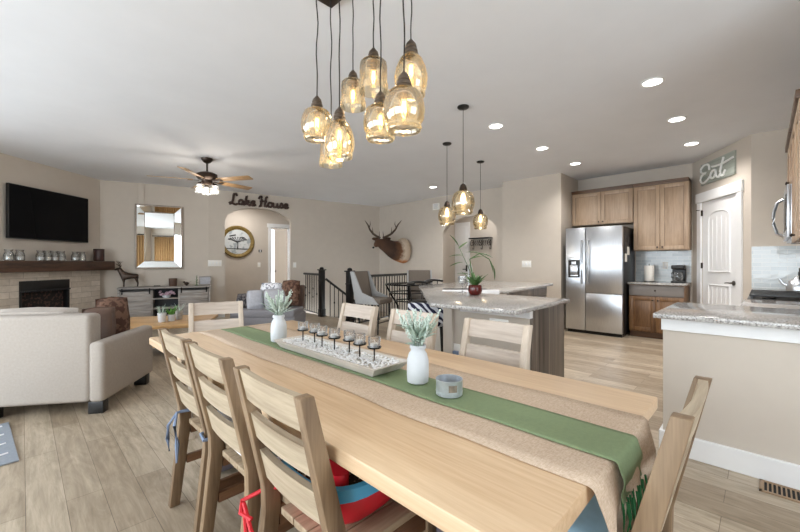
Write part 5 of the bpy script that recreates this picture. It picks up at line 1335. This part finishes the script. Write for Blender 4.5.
# entry shelf with hooks seen through the right arch
t = thing('coat_shelf', 'dark scrolled iron coat shelf on the entry wall through the right archway', 'shelf', (8.9, 5.55, 1.92))
bm = BM(); b2(bm, -.2, 0, -.32, .32, -.015, .015, .004); obj('board', bm, 'black_paint', t)
for y in (-.27, 0, .27):
    bm = BM(); pts = []
    for k in range(22): a = k*.42; r = .11*(1-k/26); pts.append((-.10+r*math.cos(a), y, -.14+r*math.sin(a)))
    tube(bm, pts, .009, 6); tube(bm, [(-.006, y, -.02), (-.006, y, -.3)], .009, 6); tube(bm, [(-.012, y, -.28), (-.06, y, -.30), (-.07, y, -.25)], .008, 6); obj('bracket', bm, 'bronze', t)
bm = BM()
for k in range(9):
    y = -.26+.065*k; tube(bm, [(-.02, y, -.05), (-.03, y+.03, -.14), (-.02, y-.01, -.2)], .007, 5)
obj('scrollwork', bm, 'bronze', t)

# ------------------------------------------------------------------ sofas, coffee table, rug
e1 = Vector((.822, -.569)); rzS = math.atan2(e1.y, e1.x)
t = thing('sofa', 'beige fabric sofa seen from behind at the left with black block feet', 'sofa', (.475, 3.875, 0), rzS)
# local x to the right along the back (0 at the right corner), local y away from us
Ls = 1.85
bm = BM(); box(bm, (-Ls/2-.065, .09, .455), (Ls-.09, .18, .72), 0, .035, seg=3); obj('backrest', bm, 'sofa_fabric', t)
bm = BM(); box(bm, (-.065, .445, .34), (.115, .89, .50), 0, .035, seg=3); obj('arm', bm, 'sofa_fabric', t)
bm = BM(); box(bm, (-Ls+.08, .42, .34), (.17, .84, .50), 0, .04, seg=3); obj('arm', bm, 'sofa_fabric', t)
bm = BM(); b2(bm, -Ls+.16, -.14, .16, .80, .09, .3, .02); obj('base', bm, 'sofa_fabric', t)
for k in range(2):
    x0 = -Ls+.17+k*.77; bm = BM(); box(bm, (x0+.38, .5, .38), (.75, .62, .17), 0, .05, seg=3); obj('seat_cushion', bm, 'sofa_fabric', t)
    bm = BM(); cushion(bm, (.66, .44, .28), Matrix.Translation((-Ls+.50+k*.68, .27, .64)) @ Matrix.Rotation(R(82), 4, 'X'), .25); obj('back_cushion', bm, 'sofa_fabric', t)
for x in (-.07, -.82, -Ls+.07):
    for y in (.05, .78): bm = BM(); b2(bm, x-.055, x+.055, y-.04, y+.04, 0, .1, .004); obj('foot', bm, 'black_paint', t)
def pillow(loc, rx, rz, s, mat, lab, grp=None):
    t = thing('throw_pillow', lab, 'pillow', loc, rz, grp)
    M = Matrix.Rotation(rx, 4, 'X')
    bm = BM(); cushion(bm, s, M, .33); obj('cover', bm, mat, t)
    bm = BM(); w, h = s[0]/2*.985, s[1]/2*.985
    tube(bm, [(-w*.95, -h*.95, 0), (0, -h*1.02, 0), (w*.95, -h*.95, 0), (w*1.02, 0, 0), (w*.95, h*.95, 0), (0, h*1.02, 0), (-w*.95, h*.95, 0), (-w*1.02, 0, 0)], .007, 5, True, M); obj('piping', bm, mat, t)
def onS(x, y): v = e1*x+Vector((-e1.y, e1.x))*y; return (.475+v.x, 3.875+v.y)
x, y = onS(-.235, .36)
pillow((x, y, .65), R(76), rzS+R(25), (.24, .38, .16), 'brown_leather', 'brown leather-like pillow standing by the right arm of the beige sofa')
x, y = onS(-.25, .62)
pillow((x, y, .70), R(75), rzS+R(40), (.26, .42, .16), 'brown_damask', 'brown patterned pillow behind the leather pillow on the beige sofa')

t = thing('coffee_table', 'warm brown wooden coffee table between the two sofas', 'coffee table', (1.40, 5.92, 0), R(-29))
bm = BM(); b2(bm, -.58, .58, -.48, .48, .40, .45, .012); obj('tabletop', bm, 'coffee_wood', t)
for sx in (-1, 1):
    for sy in (-1, 1): bm = BM(); b2(bm, sx*.46-.04, sx*.46+.04, sy*.28-.04, sy*.28+.04, 0, .40, .006); obj('leg', bm, 'coffee_wood', t)
bm = BM(); b2(bm, -.43, .43, -.26, .26, .12, .145, .004); obj('shelf', bm, 'coffee_wood', t)
def pot(px, py, d, mat, lab, plant=None, r=.05, h=.11):
    p = at(px, py, d); t = thing('plant_pot', lab, 'plant', (p[0], p[1], .451))
    bm = BM(); lathe(bm, [(r*.7, 0), (r*.75, .004), (r, h), (r*.92, h), (r*.85, h*.8), (0, h*.8)], seg=20); obj('pot', bm, mat, t)
    bl = BM(); random.seed(int(px))
    for k in range(34 if plant == 'grass_green' else 18):
        a = random.uniform(0, 6.28); s = random.uniform(.1, .5)
        leaf(bl, (r*.4*math.cos(a), r*.4*math.sin(a), h*.78), (s*math.cos(a), s*math.sin(a), 1), random.uniform(.06, .16), .012, .2)
    o = obj('foliage', bl, plant, t); md = o.modifiers.new('thickness', 'SOLIDIFY'); md.thickness = .001
pot(162, 322, 4.97, 'pot_white', 'white plant pot leftmost of three on the coffee table', 'leaf_sage', .055, .12)
pot(171.5, 321, 5.05, 'frost_jar', 'glass pot of bright green grass on the coffee table', 'grass_green', .05, .09)
pot(179, 319, 5.2, 'zinc', 'pale metal plant pot rightmost of three on the coffee table', 'leaf_frost', .05, .12)

rt = Vector((.7005, -.7137)); rz2 = math.atan2(rt.y, rt.x)
c2 = at(269, 300, 6.2)
t = thing('loveseat', 'grey loveseat with many pillows beyond the far end of the dining table', 'sofa', (c2[0], c2[1], 0), rz2)
bm = BM(); b2(bm, -.52, .52, -.32, .40, .08, .40, .03); obj('base', bm, 'sofa_grey', t)
bm = BM(); box(bm, (0, -.02, .43), (1.02, .62, .12), 0, .03, seg=3); obj('seat_cushion', bm, 'sofa_grey', t)
bm = BM(); M = Matrix.Translation((-.1, .36, .42)); prism(bm, [(-.42, 0), (.60, 0), (.60, .44), (.2, .40), (-.2, .30), (-.42, .20)], -.08, .08, M @ Matrix.Rotation(PI/2, 4, 'X'), .03); obj('backrest', bm, 'brown_leather', t)
for sx in (-.46, .46):
    for sy in (-.27, .34): bm = BM(); b2(bm, sx-.03, sx+.03, sy-.03, sy+.03, 0, .09, .003); obj('foot', bm, 'black_paint', t)
def on2(x, y): v = Vector((c2[0], c2[1]))+rt*x+Vector((-rt.y, rt.x))*y; return v.x, v.y
for x, y, z, rx, rzz, s, mt, lab in ((-.37, .02, .60, 70, 10, (.34, .26, .14), 'pillow_dark', 'dark patterned pillow at the left end of the grey loveseat'),
        (-.2, -.06, .63, 68, 24, (.27, .33, .12), 'grey_pillow', 'plain light grey pillow on the grey loveseat, in front of the printed one'),
        (-.02, .16, .78, 75, 0, (.36, .24, .13), 'pillow_print', 'white and grey printed pillow perched on the loveseat back'),
        (.13, -.05, .65, 60, 30, (.36, .36, .15), 'grey_pillow', 'large pale grey pillow nearest the brown one on the loveseat'),
        (.33, .10, .74, 78, -8, (.32, .42, .18), 'brown_damask', 'brown patterned pillow at the right end of the grey loveseat')):
    a, b_ = on2(x, y); pillow((a, b_, z), R(rx), rz2+R(rzz), s, mt, lab)
t = thing('area_rug', 'corner of a grey-blue rug with white curved lines behind the beige sofa', 'rug', (-.64, 3.7, 0), R(4))
bm = BM(); b2(bm, -.62, .60, -.42, .43, .001, .012, .004); obj('pile', bm, 'rug', t)
for k in range(4):
    pts = []
    for q_ in range(29):
        x = -.56+1.12*q_/28; pts.append((x, -.32+.2*k+.07*abs(math.sin(x*8)), .0125))
    bm = BM(); tube(bm, pts, .008, 5); obj('line', bm, 'white_cloth', t)

# ------------------------------------------------------------------ light
wld = bpy.data.worlds.new('World'); SC.world = wld; wld.use_nodes = True
bg = wld.node_tree.nodes['Background']; bg.inputs[0].default_value = (.84, .93, 1.0, 1); bg.inputs[1].default_value = 5.0
def portal(loc, rot, sx, sy):
    ld = bpy.data.lights.new('window_portal', 'AREA'); ld.shape = 'RECTANGLE'; ld.size = sx; ld.size_y = sy; ld.cycles.is_portal = True
    o = bpy.data.objects.new('window_portal', ld); COL.objects.link(o); o.location = loc; o.rotation_euler = rot
for a, b_, z0, z1 in HW: portal((XL-.07, (a+b_)/2, (z0+z1)/2), (0, R(-90), 0), z1-z0, b_-a)
for a, b_, z0, z1 in HR: portal(((a+b_)/2, YR-.07, (z0+z1)/2), (R(90), 0, 0), b_-a, z1-z0)
pw = MW @ Vector((1.2, .07, 1.4)); portal(tuple(pw), (R(90), 0, math.atan2(dTV[1], dTV[0])), 1.7, 2.1)  # portal for the added window in the fireplace wall
def lamp(name, loc, e, size, col=(1, .95, .88)):
    ld = bpy.data.lights.new(name, 'AREA'); ld.shape = 'DISK'; ld.size = size; ld.energy = e; ld.color = col
    o = bpy.data.objects.new(name, ld); COL.objects.link(o); o.location = loc; return o
for i, (p, lab) in enumerate(((MA @ Vector((.9, .85, CEIL-.08)), 'added ceiling lamp brightening the hallway behind the left archway'), (Vector((8.2, 5.2, CEIL-.08)), 'added ceiling lamp brightening the entry behind the right archway'))):
    lamp('hall_fill', (p.x, p.y, p.z-.01), 12 if i == 0 else 7, .25, (1, .97, .94))  # unseen lamps added to brighten the two hallways
    t = thing('added_hall_lamp', lab, 'fill lamp', (p.x, p.y, CEIL))
    bm = BM(); lathe(bm, [(0, 0), (.15, 0), (.15, -.03), (.14, -.06), (0, -.065)], seg=24); obj('diffuser', bm, 'white_plastic', t)

# ------------------------------------------------------------------ camera
cam = bpy.data.cameras.new('Camera'); cam.sensor_width = 36; cam.lens = 371/800*36; cam.shift_y = -3/800; cam.clip_start = .05
co = bpy.data.objects.new('Camera', cam); COL.objects.link(co)
co.location = (0, 0, 1.24)
co.rotation_euler = (R(90), 0, math.atan2(FW.y, FW.x)-PI/2)
SC.camera = co
vs = SC.view_settings; vs.view_transform = 'Standard'; vs.look = 'None'; vs.gamma = 1; vs.use_curve_mapping = False; vs.exposure = 0.9
cy = SC.cycles; cy.max_bounces = 8; cy.diffuse_bounces = 5; cy.glossy_bounces = 4; cy.transparent_max_bounces = 16; cy.transmission_bounces = 6
cy.caustics_reflective = False; cy.caustics_refractive = False; cy.sample_clamp_indirect = 6; cy.use_denoising = True
